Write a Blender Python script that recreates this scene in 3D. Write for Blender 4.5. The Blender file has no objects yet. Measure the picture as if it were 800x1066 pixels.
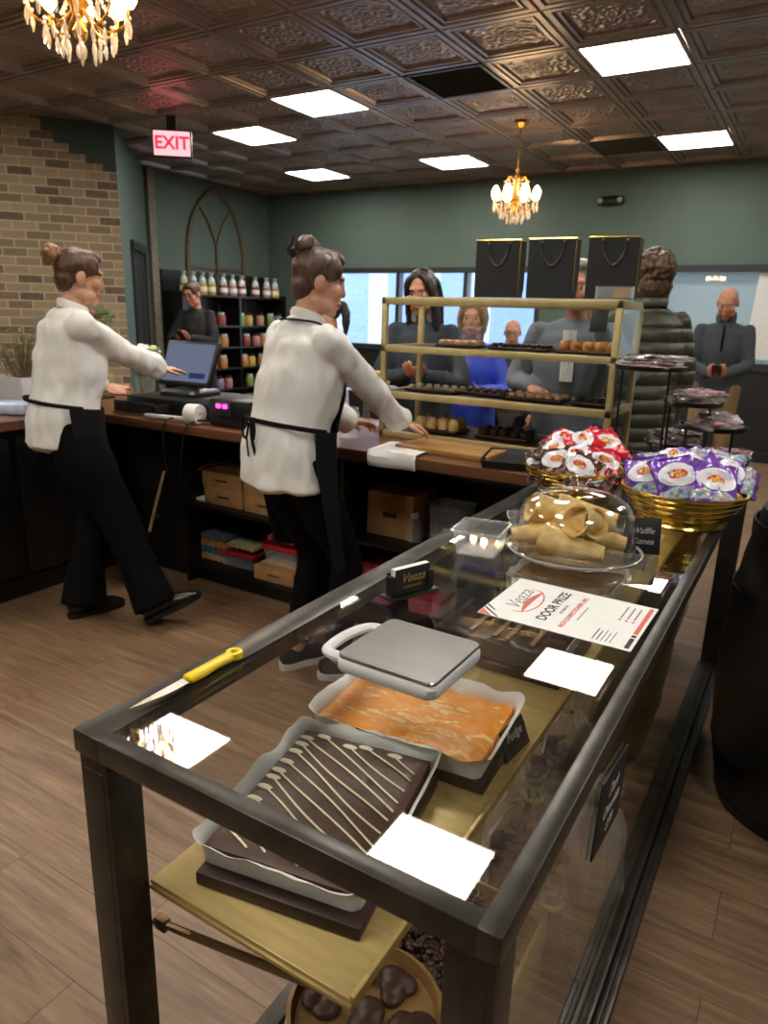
import bpy, bmesh, math, random
from math import sin, cos, pi, radians as R, sqrt
from mathutils import Vector as V, Matrix as M, noise as NZ
random.seed(7)
SC = bpy.context.scene
COL = SC.collection
# ------------------------------------------------------------------ materials
def lin(h):
    h = h.lstrip('#')
    o = []
    for i in (0, 2, 4):
        v = int(h[i:i+2], 16)/255
        o.append(v/12.92 if v <= .04045 else ((v+.055)/1.055)**2.4)
    return (*o, 1)
class NT:
    def __init__(s, name):
        s.m = bpy.data.materials.new(name); s.m.use_nodes = True
        s.t = s.m.node_tree; s.t.nodes.clear()
        s.out = s.t.nodes.new('ShaderNodeOutputMaterial')
    def n(s, typ, **k):
        nd = s.t.nodes.new('ShaderNode'+typ)
        for a, b in k.items():
            if a.startswith('i_'):
                key = a[2:]; key = int(key) if key.isdigit() else key.replace('_', ' ')
                if isinstance(b, tuple) and len(b) == 2 and hasattr(b[0], 'outputs'):
                    s.t.links.new(b[0].outputs[b[1]], nd.inputs[key])
                elif hasattr(b, 'outputs'):
                    s.t.links.new(b.outputs[0], nd.inputs[key])
                else:
                    nd.inputs[key].default_value = b
            else:
                setattr(nd, a, b)
        return nd
    def math(s, op, a, b=None, c=None):
        k = {'i_0': a}
        if b is not None: k['i_1'] = b
        if c is not None: k['i_2'] = c
        return s.n('Math', operation=op, **k)
    def mix(s, f, a, b):
        nd = s.t.nodes.new('ShaderNodeMix'); nd.data_type = 'RGBA'
        for key, v in ((0, f), (6, a), (7, b)):
            if isinstance(v, tuple) and len(v) == 2 and hasattr(v[0], 'outputs'): s.t.links.new(v[0].outputs[v[1]], nd.inputs[key])
            elif hasattr(v, 'outputs'): s.t.links.new(v.outputs[2] if v.bl_idname == 'ShaderNodeMix' else v.outputs[0], nd.inputs[key])
            else: nd.inputs[key].default_value = v
        return nd
    def ramp(s, f, *stops):
        nd = s.n('ValToRGB', i_0=f); e = nd.color_ramp.elements
        while len(e) < len(stops): e.new(.5)
        for q, (p, c) in zip(e, stops): q.position = p; q.color = c
        return nd
    def link(s, a, b): s.t.links.new(a, b)
    def surf(s, sh): s.link(sh.outputs[0], s.out.inputs[0]); return s.m
    def bsdf(s, col, rough=.5, metal=0, bump=None, bs=.2, bd=.01, **k):
        p = s.n('BsdfPrincipled', i_Roughness=rough, i_Metallic=metal)
        if hasattr(col, 'outputs'): s.link(col.outputs[2] if col.bl_idname == 'ShaderNodeMix' else col.outputs[0], p.inputs['Base Color'])
        else: p.inputs['Base Color'].default_value = col
        for a, b in k.items(): p.inputs[a.replace('_', ' ')].default_value = b
        if bump is not None:
            b = s.n('Bump', i_Strength=bs, i_Distance=bd)
            s.link(bump.outputs[0], b.inputs['Height']); s.link(b.outputs[0], p.inputs['Normal'])
        return p
def mat(name, h, rough=.5, metal=0, var=.06, scale=12, bs=.08, stretch=(1, 1, 1), bd=.004, **k):
    "plain material with a slight procedural variation and grain"
    t = NT(name); c = lin(h)
    tc = t.n('TexCoord'); mp = t.n('Mapping', i_Vector=(tc, 3), i_Scale=stretch)
    nz = t.n('TexNoise', i_Vector=mp, i_Scale=scale, i_Detail=3.0)
    d = tuple(max(0, x*(1-var*2.5)) for x in c[:3])+(1,)
    l = tuple(min(1, x*(1+var*2.5)) for x in c[:3])+(1,)
    cr = t.ramp(nz, (.3, d), (.7, l))
    t.surf(t.bsdf(cr, rough, metal, nz if bs else None, bs, bd, **k))
    return t.m
def emit(name, h, strength):
    t = NT(name)
    return t.surf(t.n('Emission', i_Color=lin(h), i_Strength=strength))
def schlick(t, ior):
    "same reflectance seen from either face of the sheet"
    f0 = ((ior-1)/(ior+1))**2
    lw = t.n('LayerWeight', i_Blend=.5)
    return t.math('MULTIPLY_ADD', t.math('POWER', (lw, 1), 4.6), 1-f0, f0)
def glass(name, tint='#fcfdfc', ior=1.5, rough=0.0):
    "clear sheet: transmits straight through, reflects by Fresnel"
    t = NT(name)
    fr = schlick(t, ior)
    tr = t.n('BsdfTransparent', i_Color=lin(tint)); gl = t.n('BsdfGlossy', i_Color=(1, 1, 1, 1), i_Roughness=rough)
    mx = t.n('MixShader', i_0=fr)
    t.link(tr.outputs[0], mx.inputs[1]); t.link(gl.outputs[0], mx.inputs[2])
    return t.surf(mx)
def film(name, h, alpha, rough=.15):
    "thin plastic film: partly clear, partly glossy coloured"
    t = NT(name)
    p = t.bsdf(lin(h), rough); tr = t.n('BsdfTransparent')
    fr = schlick(t, 1.5); ma = t.math('ADD', fr, alpha); ma.use_clamp = True
    mx = t.n('MixShader', i_0=ma)
    t.link(tr.outputs[0], mx.inputs[1]); t.link(p.outputs[0], mx.inputs[2])
    return t.surf(mx)
def wood(name, dark, light, rough=.35, scale=6, stretch=(1, 14, 14), bs=.1):
    t = NT(name)
    tc = t.n('TexCoord'); mp = t.n('Mapping', i_Vector=(tc, 3), i_Scale=stretch)
    nz = t.n('TexNoise', i_Vector=mp, i_Scale=scale/3, i_Detail=5.0, i_Distortion=.6)
    cr = t.ramp(nz, (.3, lin(dark)), (.7, lin(light)))
    t.surf(t.bsdf(cr, rough, 0, nz, bs, .003)); return t.m
# ------------------------------------------------------------------ mesh builder
class MB:
    def __init__(s): s.v = []; s.f = []; s.mi = []; s.cur = 0; s.X = None
    def add(s, vs, fs):
        o = len(s.v)
        for q in vs:
            q = V(q)
            s.v.append(s.X @ q if s.X is not None else q)
        for f in fs: s.f.append([i+o for i in f]); s.mi.append(s.cur)
        return s
    def bm(s, b):
        b.verts.index_update()
        return s.add([v.co.copy() for v in b.verts], [[v.index for v in f.verts] for f in b.faces])
    def box(s, c, d, bev=0, rot=None, seg=2):
        b = bmesh.new(); bmesh.ops.create_cube(b, size=1)
        for v in b.verts: v.co = V((v.co.x*d[0], v.co.y*d[1], v.co.z*d[2]))
        if bev: bmesh.ops.bevel(b, geom=b.edges[:], offset=bev, segments=seg, affect='EDGES', profile=.5)
        m = M.Translation(V(c))
        if rot is not None: m = m @ (rot if isinstance(rot, M) else M.Rotation(rot, 4, 'Z'))
        for v in b.verts: v.co = m @ v.co
        s.bm(b); b.free(); return s
    def b2(s, lo, hi, bev=0):
        return s.box([(a+b)/2 for a, b in zip(lo, hi)], [abs(b-a) for a, b in zip(lo, hi)], bev)
    def ell(s, c, r, fr=None, nu=20, nv=12):
        vs = []; fs = []
        c = V(c); X, Y, Z = fr if fr else (V((1, 0, 0)), V((0, 1, 0)), V((0, 0, 1)))
        vs.append(c+Z*r[2])
        for j in range(1, nv):
            a = pi*j/nv
            for i in range(nu):
                b = 2*pi*i/nu
                vs.append(c+X*(r[0]*sin(a)*cos(b))+Y*(r[1]*sin(a)*sin(b))+Z*(r[2]*cos(a)))
        vs.append(c-Z*r[2]); L = len(vs)-1
        for i in range(nu):
            fs.append([0, 1+i, 1+(i+1) % nu]); fs.append([L, L-nu+(i+1) % nu, L-nu+i])
            for j in range(nv-2):
                a = 1+j*nu; fs.append([a+i, a+nu+i, a+nu+(i+1) % nu, a+(i+1) % nu])
        return s.add(vs, fs)
    def rings(s, rings, cap=True, closed=False):
        n = len(rings[0]); vs = [p for r in rings for p in r]; fs = []
        m = len(rings)
        for j in range(m if closed else m-1):
            a = j*n; b = ((j+1) % m)*n
            for i in range(n): fs.append([a+i, a+(i+1) % n, b+(i+1) % n, b+i])
        if cap and not closed: fs.append(list(range(n))[::-1]); fs.append([(m-1)*n+i for i in range(n)])
        return s.add(vs, fs)
    def lathe(s, prof, c=(0, 0, 0), n=32, cap=False, axis=None):
        rs = []; c = V(c)
        for r, z in prof:
            rs.append([c+V((r*cos(2*pi*i/n), r*sin(2*pi*i/n), z)) for i in range(n)])
        return s.rings(rs, cap)
    def limb(s, pts, rad, side=None, n=14, sub=5, dome=.7, smooth=True):
        "smooth closed tube through pts; rad = r or (r_side, r_other) per point"
        P = [V(p) for p in pts]; Rd = [(r, r) if not isinstance(r, (tuple, list)) else r for r in rad]
        if smooth and len(P) > 2:
            P2 = []; R2 = []
            for i in range(len(P)-1):
                p0 = P[max(i-1, 0)]; p1 = P[i]; p2 = P[i+1]; p3 = P[min(i+2, len(P)-1)]
                for k in range(sub):
                    t = k/sub
                    P2.append(.5*((2*p1)+(p2-p0)*t+(2*p0-5*p1+4*p2-p3)*t*t+(3*p1-p0-3*p2+p3)*t**3))
                    e = t*t*(3-2*t)
                    R2.append(tuple(a+(b-a)*e for a, b in zip(Rd[i], Rd[i+1])))
            P2.append(P[-1]); R2.append(Rd[-1]); P, Rd = P2, R2
        rs = []; m = len(P); prev = V(side) if side is not None else None
        for i in range(m):
            T = (P[min(i+1, m-1)]-P[max(i-1, 0)])
            if T.length < 1e-7: T = V((0, 0, 1))
            T.normalize()
            if prev is None:
                prev = T.cross(V((0, 0, 1)))
                if prev.length < .1: prev = T.cross(V((1, 0, 0)))
            sd = prev-T*prev.dot(T)
            if sd.length < 1e-5: sd = T.orthogonal()
            sd.normalize(); up = T.cross(sd)
            if side is None: prev = sd
            ring = lambda k, off: [P[i]+T*off+sd*(Rd[i][0]*k*cos(2*pi*j/n))+up*(Rd[i][1]*k*sin(2*pi*j/n)) for j in range(n)]
            d = min(Rd[i])*dome
            if i == 0 and dome:
                for a in (.2, .55, .85): rs.append(ring(a, -d*sqrt(1-a*a)))
            rs.append(ring(1, 0))
            if i == m-1 and dome:
                for a in (.85, .55, .2): rs.append(ring(a, d*sqrt(1-a*a)))
        return s.rings(rs)
    def tube(s, pts, r, n=8, smooth=True, sub=4): return s.limb(pts, [r]*len(pts), n=n, sub=sub, dome=0, smooth=smooth)
    def prism(s, poly, z0, z1):
        n = len(poly)
        vs = [(x, y, z0) for x, y in poly]+[(x, y, z1) for x, y in poly]
        fs = [list(range(n))[::-1], [n+i for i in range(n)]]
        fs += [[i, (i+1) % n, n+(i+1) % n, n+i] for i in range(n)]
        return s.add(vs, fs)
    def build(s, name, mats, parent=None, smooth=True, world=False, angle=40):
        me = bpy.data.meshes.new(name)
        vs = s.v
        if world and parent is not None:
            o = parent
            off = V((0, 0, 0))
            while o is not None: off += o.location; o = o.parent
            vs = [p-off for p in vs]
        me.from_pydata([tuple(p) for p in vs], [], s.f)
        for m in (mats if isinstance(mats, (list, tuple)) else [mats]): me.materials.append(m)
        me.polygons.foreach_set('material_index', s.mi)
        b = bmesh.new(); b.from_mesh(me); bmesh.ops.recalc_face_normals(b, faces=b.faces[:]); b.to_mesh(me); b.free()
        if smooth:
            me.polygons.foreach_set('use_smooth', [True]*len(me.polygons))
            try: me.set_sharp_from_angle(angle=R(angle))
            except Exception: pass
        o = bpy.data.objects.new(name, me); COL.objects.link(o)
        if parent is not None: o.parent = parent
        return o
def tag(o, label, cat, group=None, kind=None):
    o['label'] = label; o['category'] = cat
    if group: o['group'] = group
    if kind: o['kind'] = kind
    return o
def thing(name, label, cat, loc=(0, 0, 0), rz=0, group=None):
    o = bpy.data.objects.new(name, None); COL.objects.link(o)
    o.location = loc; o.rotation_euler = (0, 0, rz); o.empty_display_size = .05
    return tag(o, label, cat, group)
def struct(name, mb, m, smooth=False):
    o = mb.build(name, m, None, smooth); o['kind'] = 'structure'; return o
def dup(o, loc=None, rz=None, label=None, parent=None):
    c = o.copy(); COL.objects.link(c)
    if parent is not None: c.parent = parent
    for ch in list(o.children): dup(ch, parent=c)
    if loc is not None: c.location = loc
    if rz is not None: c.rotation_euler = (0, 0, rz)
    if label: c['label'] = label
    return c
def evalmesh(o):
    dg = bpy.context.evaluated_depsgraph_get(); dg.update()
    return bpy.data.meshes.new_from_object(o.evaluated_get(dg))
def fuse(mb, voxel, it=3, fac=.5):
    "one continuous skin over overlapping closed pieces -> bare mesh"
    o = mb.build('tmp_fuse', [], None, False)
    m = o.modifiers.new('r', 'REMESH'); m.mode = 'VOXEL'; m.voxel_size = voxel; m.use_smooth_shade = True
    if it:
        q = o.modifiers.new('s', 'SMOOTH'); q.factor = fac; q.iterations = it
    me = evalmesh(o); old = o.data
    bpy.data.objects.remove(o); bpy.data.meshes.remove(old)
    return me
def put(me, name, mats, parent=None, world=True):
    if parent is not None and world:
        off = parent.location
        me.transform(M.Translation(-off))
    me.name = name
    me.materials.clear()
    for m in (mats if isinstance(mats, (list, tuple)) else [mats]): me.materials.append(m)
    o = bpy.data.objects.new(name, me); COL.objects.link(o)
    if parent is not None: o.parent = parent
    return o
def text_mesh(body, size, extrude=.0004, shear=0, bold=0, align='CENTER'):
    cu = bpy.data.curves.new('txt', 'FONT'); cu.body = body; cu.size = size; cu.extrude = extrude
    cu.align_x = align; cu.align_y = 'CENTER'; cu.shear = shear; cu.offset = bold
    o = bpy.data.objects.new('txt', cu); COL.objects.link(o)
    me = evalmesh(o); bpy.data.objects.remove(o)
    return me
def add_text(mb, body, size, X, **k):
    me = text_mesh(body, size, **k)
    old = mb.X; mb.X = X if old is None else old @ X
    mb.add([v.co.copy() for v in me.vertices], [list(p.vertices) for p in me.polygons]); mb.X = old
    bpy.data.meshes.remove(me); return mb
ORD = 'first second third fourth fifth sixth seventh eighth ninth tenth eleventh twelfth thirteenth fourteenth'.split()
def frame_to(x, y, z, o): # matrix from axes + origin
    m = M((x, y, z)).transposed().to_4x4(); m.translation = V(o); return m
# ------------------------------------------------------------------ palette
K = {}
K['black'] = mat('black_paint', '#141312', .38, 0, .1, 20)
K['blackwood'] = wood('black_stained_wood', '#0b0a09', '#15120f', .42)
K['casemetal'] = mat('dark_case_frame', '#4c4944', .36, .8, .12, 18, .06, (1, 1, 1))
K['brass'] = mat('brushed_brass', '#c2a86c', .38, .35, .06, 9, .05, (1, 8, 8))
K['gold'] = mat('polished_gold', '#f2cd68', .2, 1.0, .05, 30, .05)
K['goldpaint'] = mat('pale_gold_paint', '#c4b27c', .4, .35, .04, 20)
K['steel'] = mat('brushed_steel', '#a3a09c', .3, 1.0, .04, 4, .08, (1, 40, 1))
K['blade'] = mat('knife_blade', '#8f8b84', .22, 1.0, .04, 20)
K['white'] = mat('white_plastic', '#d9d8d8', .35, 0, .01)
K['paper'] = mat('white_paper', '#e9e8e4', .6, 0, .01, 30, .02)
K['parch'] = mat('parchment_paper', '#ebe9e5', .5, 0, .03, 14, .25, bd=.006)
K['yellow'] = mat('yellow_plastic', '#f2cf12', .3, 0, .02)
K['glass'] = glass('clear_glass')
K['glassthin'] = glass('display_glass', '#fcfdfc', 1.42)
K['acryl'] = film('clear_acrylic', '#e8ecf0', .07, .08)
K['cello'] = film('cellophane', '#f0f0f2', .05, .12)
K['choc'] = mat('milk_chocolate', '#4b3226', .4, 0, .12, 30, .2)
K['darkchoc'] = mat('dark_chocolate', '#2a1813', .35, 0, .12, 30, .25)
K['cream'] = mat('cream_icing', '#ece5c4', .4, 0, .03)
K['card'] = mat('black_card', '#1b1b1c', .55, 0, .04)
K['goldtxt'] = mat('gold_print', '#c9a04a', .35, .3, .02)
K['whitetxt'] = mat('chalk_print', '#c9c7c4', .7, 0, .02)
K['ink'] = mat('black_ink', '#26211f', .6, 0, .02)
K['redink'] = mat('red_ink', '#d8665c', .6, 0, .02)
K['greyink'] = mat('grey_ink', '#8d8886', .6, 0, .02)
K['cardboard'] = mat('kraft_cardboard', '#b08455', .7, 0, .05, 30, .05)
K['worktop'] = wood('walnut_worktop', '#4e2f1d', '#84583a', .3, 5, (1, 12, 12))
K['board'] = wood('dark_walnut_board', '#24140e', '#3a2118', .45, 6)
K['cone'] = mat('waffle_cone', '#f2cc86', .6, 0, .08, 40, .3)
K['bulb'] = emit('warm_bulb', '#ffd9a0', 14)
K['panel'] = emit('led_panel', '#fffaf0', 13)
# ------------------------------------------------------------------ setting
ZC = 3.05; XL = -7.3; XR = 3.2; YF = 8.65; YB = -3.6; T = .61; GX = -1.61; GY = 4.80
def floor_mat():
    t = NT('floor_planks'); tc = t.n('TexCoord')
    br = t.n('TexBrick', i_Vector=(tc, 3), i_Color1=(0, 0, 0, 1), i_Color2=(1, 1, 1, 1), i_Mortar=(.5, .5, .5, 1), i_Scale=1.0, i_Mortar_Size=.0012, i_Mortar_Smooth=.3, i_Brick_Width=1.2, i_Row_Height=.18)
    br.offset = .37
    mp = t.n('Mapping', i_Vector=(tc, 3), i_Scale=(1.1, 13, 1))
    of = t.n('VectorMath', operation='MULTIPLY_ADD', i_0=(br, 0), i_1=(7.0, 3.0, 0), i_2=mp)
    nz = t.n('TexNoise', i_Vector=of, i_Scale=1.5, i_Detail=6.0, i_Distortion=1.2)
    n2 = t.n('TexNoise', i_Vector=of, i_Scale=8.0, i_Detail=3.0)
    g = t.ramp(nz, (.28, lin('#543d29')), (.5, lin('#7f6146')), (.72, lin('#a38463')))
    a = t.mix(.28, g, t.ramp(n2, (.35, lin('#5c4330')), (.65, lin('#a08064'))))
    b = t.mix(t.math('MULTIPLY', (br, 0), .35), a, t.mix(.5, a, lin('#a2876a')))
    c = t.mix((br, 1), b, lin('#4a3728'))
    return t.surf(t.bsdf(c, .42, 0, nz, .06, .003))
def brick_mat():
    t = NT('tan_brick'); tc = t.n('TexCoord'); sx = t.n('SeparateXYZ', i_0=(tc, 3))
    nz0 = t.n('TexNoise', i_Vector=(tc, 3), i_Scale=5.0)
    cx = t.n('CombineXYZ', i_0=(sx, 0), i_1=(sx, 2))
    br = t.n('TexBrick', i_Vector=cx, i_Color1=(0, 0, 0, 1), i_Color2=(1, 1, 1, 1), i_Mortar=(.5, .5, .5, 1), i_Scale=1.0, i_Mortar_Size=.007, i_Mortar_Smooth=.25, i_Brick_Width=.215, i_Row_Height=.078)
    c = t.ramp((br, 0), (0, lin('#41352f')), (.2, lin('#665243')), (.34, lin('#98836a')), (.7, lin('#ac977a')), (1, lin('#6f5b49')))
    n = t.n('TexNoise', i_Vector=(tc, 3), i_Scale=26.0, i_Detail=4.0)
    c2 = t.mix(t.math('MULTIPLY', n, .5), c, lin('#a89272'))
    f = t.mix((br, 1), c2, lin('#bcae94'))
    return t.surf(t.bsdf(f, .85, 0, t.math('SUBTRACT', n, t.math('MULTIPLY', (br, 1), 1.5)), .5, .01))
def ceil_mat():
    t = NT('embossed_tin'); tc = t.n('TexCoord'); sx = t.n('SeparateXYZ', i_0=(tc, 3))
    u = t.math('SUBTRACT', t.math('FRACT', t.math('DIVIDE', t.math('SUBTRACT', (sx, 0), GX), T)), .5)
    v = t.math('SUBTRACT', t.math('FRACT', t.math('DIVIDE', t.math('SUBTRACT', (sx, 1), GY), T)), .5)
    r = t.math('SQRT', t.math('ADD', t.math('MULTIPLY', u, u), t.math('MULTIPLY', v, v)))
    th = t.math('ARCTAN2', v, u)
    pet = t.math('MULTIPLY', t.math('COSINE', t.math('MULTIPLY', th, 8.0)), t.math('SINE', t.math('MULTIPLY', r, 75.0)))
    mx = t.math('MAXIMUM', t.math('ABSOLUTE', u), t.math('ABSOLUTE', v))
    inside = t.math('LESS_THAN', mx, .33)
    vec = t.n('CombineXYZ', i_0=t.math('ABSOLUTE', u), i_1=t.math('ABSOLUTE', v))
    vo = t.n('TexVoronoi', i_Vector=vec, i_Scale=17.0); vo.feature = 'SMOOTH_F1'
    h = t.math('MULTIPLY', inside, t.math('ADD', t.math('MULTIPLY', pet, .35), t.math('MULTIPLY', (vo, 0), 1.6)))
    nz = t.n('TexNoise', i_Vector=(tc, 3), i_Scale=3.0)
    c = t.ramp(nz, (.3, lin('#8e7d75')), (.7, lin('#a99891')))
    return t.surf(t.bsdf(c, .33, .5, h, .9, .016))
K['floor'] = floor_mat(); K['brick'] = brick_mat(); K['tin'] = ceil_mat()
K['green'] = mat('sage_green_paint', '#55665d', .65, 0, .02, 3, .03)
K['wains'] = mat('black_wainscot', '#1d1e1e', .5, 0, .06)
K['frame'] = mat('charcoal_window_frame', '#2b2d2d', .45, 0, .03)
struct('floor', MB().b2((XL-.4, YB-.2, -.1), (XR+.2, YF+.2, 0)), K['floor'])
# ceiling: embossed tiles between T bars, openings where the light panels and vents sit
LIGHTS = [(-1.305, 5.105), (-1.305, 7.545), (-3.745, 5.105), (-4.965, 5.715), (-5.575, 7.545), (-3.745, 7.545),
          (-3.135, 2.665), (-1.305, 2.665), (-1.305, .225), (1.135, 5.105), (1.135, 2.665), (1.135, .225), (-3.745, .225), (-5.575, 2.665), (1.135, 7.545), (-1.305, -2.215), (-3.745, -2.215)]
VENTS = [(-2.525, 5.105), (-1.915, 7.545)]
HOLES = {(round((x-GX)/T-.5), round((y-GY)/T-.5)) for x, y in LIGHTS+VENTS}
mb = MB()
mb.b2((XL-.4, YB-.2, ZC+.1), (XR+.2, YF+.2, ZC+.2))
i0, i1 = math.floor((XL-GX)/T)-1, math.ceil((XR-GX)/T)
j0, j1 = math.floor((YB-GY)/T), math.ceil((YF-GY)/T)
def sq(cx, cy, h, z): return [V((cx-h, cy-h, z)), V((cx+h, cy-h, z)), V((cx+h, cy+h, z)), V((cx-h, cy+h, z))]
for i in range(i0, i1):
    for j in range(j0, j1):
        cx, cy = GX+(i+.5)*T, GY+(j+.5)*T
        if (i, j) in HOLES:
            mb.rings([sq(cx, cy, .305, ZC+.006), sq(cx, cy, .29, ZC+.006), sq(cx, cy, .288, ZC+.03)], cap=False); continue
        prof = [(.305, .010), (.296, .010), (.293, .0), (.262, .0), (.257, .012), (.243, .012), (.238, .004), (.224, .004), (.216, .02)]
        rs = [sq(cx, cy, h, ZC+z) for h, z in prof]
        mb.rings(rs, cap=False); mb.add(rs[-1], [[0, 1, 2, 3]])
mb.b2((XL-.4, YB-.2, ZC+.03), (XL-.2, YF, ZC+.1))
struct('ceiling', mb, K['tin'])
# walls
struct('wall_right', MB().b2((XR, YB-.2, 0), (XR+.2, YF+.2, ZC+.1)), K['green'])
struct('wall_back', MB().b2((XL-.4, YB-.2, 0), (XR, YB, ZC+.1)), K['green'])
struct('wall_left', MB().b2((XL-.3, YB, 0), (XL, YF+.2, ZC+.1)), K['green'])
W1 = (-6.35, -3.05, 1.0, 2.04); W2 = (-1.68, 1.4, 1.0, 2.04)
mb = MB()
xs = [XL, W1[0], W1[1], W2[0], W2[1], XR]
for a, b, win in ((xs[0], xs[1], 0), (xs[1], xs[2], 1), (xs[2], xs[3], 0), (xs[3], xs[4], 1), (xs[4], xs[5], 0)):
    if win: mb.b2((a, YF, 0), (b, YF+.18, 1.0)); mb.b2((a, YF, 2.04), (b, YF+.18, ZC+.1))
    else: mb.b2((a, YF, 0), (b, YF+.18, ZC+.1))
struct('wall_far', mb, K['green'])
mb = MB(); mb.b2((XL, YF-.025, .12), (XR, YF-.001, .955)); mb.b2((XL, YF-.04, .955), (XR, YF-.001, .99), .004)
struct('trim_1', mb, K['wains'])
struct('baseboard_far', MB().b2((XL, YF-.04, 0), (XR, YF-.001, .12), .004), K['wains'])
struct('baseboard_left', MB().b2((XL, 6.4, 0), (XL+.02, YF-.04, .12), .004), K['wains'])
def window(n, x0, x1, z0, z1, muls):
    mb = MB(); w = .055
    mb.b2((x0, YF-.02, z1-w), (x1, YF+.1, z1+.012)); mb.b2((x0, YF-.03, z0-.02), (x1, YF+.1, z0+w*.8))
    for x in [x0+w/2, x1-w/2]+muls: mb.b2((x-w/2, YF-.01, z0+.04), (x+w/2, YF+.1, z1-.05))
    o = struct('window_%d' % n, mb, K['frame'])
    g = MB().b2((x0+.01, YF+.05, z0+.01), (x1-.01, YF+.056, z1-.01)).build('window_pane', K['glass'], o)
    return o
window(1, *W1, [-5.05, -4.05]); window(2, *W2, [])
# pale roller blind behind the right hand window and the white sheet taped on the glass
K['blind'] = mat('pale_blue_blind', '#c9d0d2', .7, 0, .02, 2, .02)
t = NT('daylit_blind'); d1 = t.n('BsdfDiffuse', i_Color=lin('#c6cfd0')); d2 = t.n('BsdfTranslucent', i_Color=lin('#c6cfd0')); mx = t.n('MixShader', i_0=.45)
t.link(d1.outputs[0], mx.inputs[1]); t.link(d2.outputs[0], mx.inputs[2]); K['blind'] = t.surf(mx)
o = MB().b2((W2[0]+.02, YF+.11, 1.0), (W2[1]-.02, YF+.113, 2.03)).build('window_blind', K['blind'], None, False)
tag(o, 'pale blue-grey roller blind filling the right-hand window behind the bald man', 'window blind')
o = MB().box((-.47, YF+.035, 1.55), (.5, .003, .93), 0, M.Rotation(R(2.5), 4, 'Y')).build('paper_sheet', K['paper'], None, False)
tag(o, 'large white sheet of paper taped to the window right of the bald man', 'poster')
# diagonal brick chimney, its return wall with the dark door
A = V((-7.0, 3.70, 0)); B = V((-5.93, 4.87, 0)); Cc = V((-7.3, 6.39, 0))
def wallobj(name, p, q, z0, z1, th, m):
    d = q-p; L = d.length
    o = MB().b2((0, 0, z0), (L, th, z1)).build(name, m, None, False)
    o.location = p; o.rotation_euler = (0, 0, math.atan2(d.y, d.x)); o['kind'] = 'structure'; return o, L
wallobj('wall_chimney', A, B, 0, ZC+.05, .1, K['brick'])
wr, LR = wallobj('wall_return', B, Cc, 0, ZC+.05, .1, K['green'])
# painted plaster above the stepped brick top
d = (B-A).normalized(); L = (B-A).length
mb = MB()
for k, (w, z) in enumerate(((.62, 2.96), (.52, 2.87), (.40, 2.79), (.26, 2.72), (.12, 2.66))):
    z1 = ZC+.04 if k == 0 else (2.96, 2.87, 2.79, 2.72)[k-1]
    mb.b2((L-w, -.022, z), (L+.0, .0, z1))
o = mb.build('wall_plaster', mat('dark_green_plaster', '#3b4743', .7, 0, .02), None, False); o.location = A; o.rotation_euler = (0, 0, math.atan2(d.y, d.x)); o['kind'] = 'structure'
# brick edge strip where the return wall meets the left wall
o = MB().b2((XL+.002, 6.36, 0), (XL+.09, 6.46, ZC+.0)).build('trim_2', mat('rough_post', '#7d7868', .8, 0, .12, 30, .4), None, False); o['kind'] = 'structure'
# door on the return wall
mb = MB(); mb.b2((.55, -.03, 0), (.62, .0, 2.1), .004); mb.b2((1.52, -.03, 0), (1.59, .0, 2.1), .004); mb.b2((.55, -.04, 2.03), (1.59, .0, 2.12), .004)
mb.b2((.62, -.012, .01), (1.52, -.002, 2.03))
for z0, z1 in ((.15, .95), (1.08, 1.9)):
    for x0, x1 in ((.70, 1.03), (1.11, 1.44)): mb.b2((x0, -.02, z0), (x1, -.01, z1), .004)
o = mb.build('door_1', K['wains'], None, False); o.location = B; o.rotation_euler = wr.rotation_euler; o['kind'] = 'structure'
h = MB().lathe([(.0, 0), (.02, 0), (.012, .03), (.026, .05), (.02, .07), (0, .075)], n=16).build('door_handle', K['brass'], o); h.rotation_euler = (R(90), 0, 0); h.location = (.70, -.012, 1.0)
# light panels
for k, (x, y) in enumerate(LIGHTS):
    nm = ['white square ceiling light, brightest and largest, upper right', 'white square ceiling light furthest right above the bald man', 'white square ceiling light left of the dark vent, largest on the left',
          'white square ceiling light between the exit sign and the largest left light', 'white square ceiling light nearest the arched wall decor, low left', 'white square ceiling light just left of the hanging crystal chandelier',
          'white square ceiling light reflected beside the yellow knife', 'white square ceiling light reflected at the front corner of the case']
    lb = nm[k] if k < len(nm) else ['white square ceiling light beyond the near end of the case', 'white square ceiling light on the far right aisle, middle row', 'white square ceiling light over the barrel aisle', 'white square ceiling light near the right wall, front row', 'white square ceiling light near the front left', 'white square ceiling light above the brick chimney side', 'white square ceiling light in the far right corner', 'white square ceiling light at the back wall, right', 'white square ceiling light at the back wall, left'][k-8]
    t_ = thing('ceiling_light', lb, 'ceiling light', (x, y, ZC), 0, 'square ceiling light panels')
    f = MB()
    for sx in (-1, 1): f.b2((sx*.285-.008, -.293, -.006), (sx*.285+.008, .293, .02)); f.b2((-.277, sx*.285-.008, -.006), (.277, sx*.285+.008, .02))
    f.build('frame', K['white'], t_, False)
    MB().b2((-.277, -.277, .002), (.277, .277, .012)).build('diffuser', K['panel'], t_, False)
K['vent'] = mat('dark_grey_vent', '#595653', .6)
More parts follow.
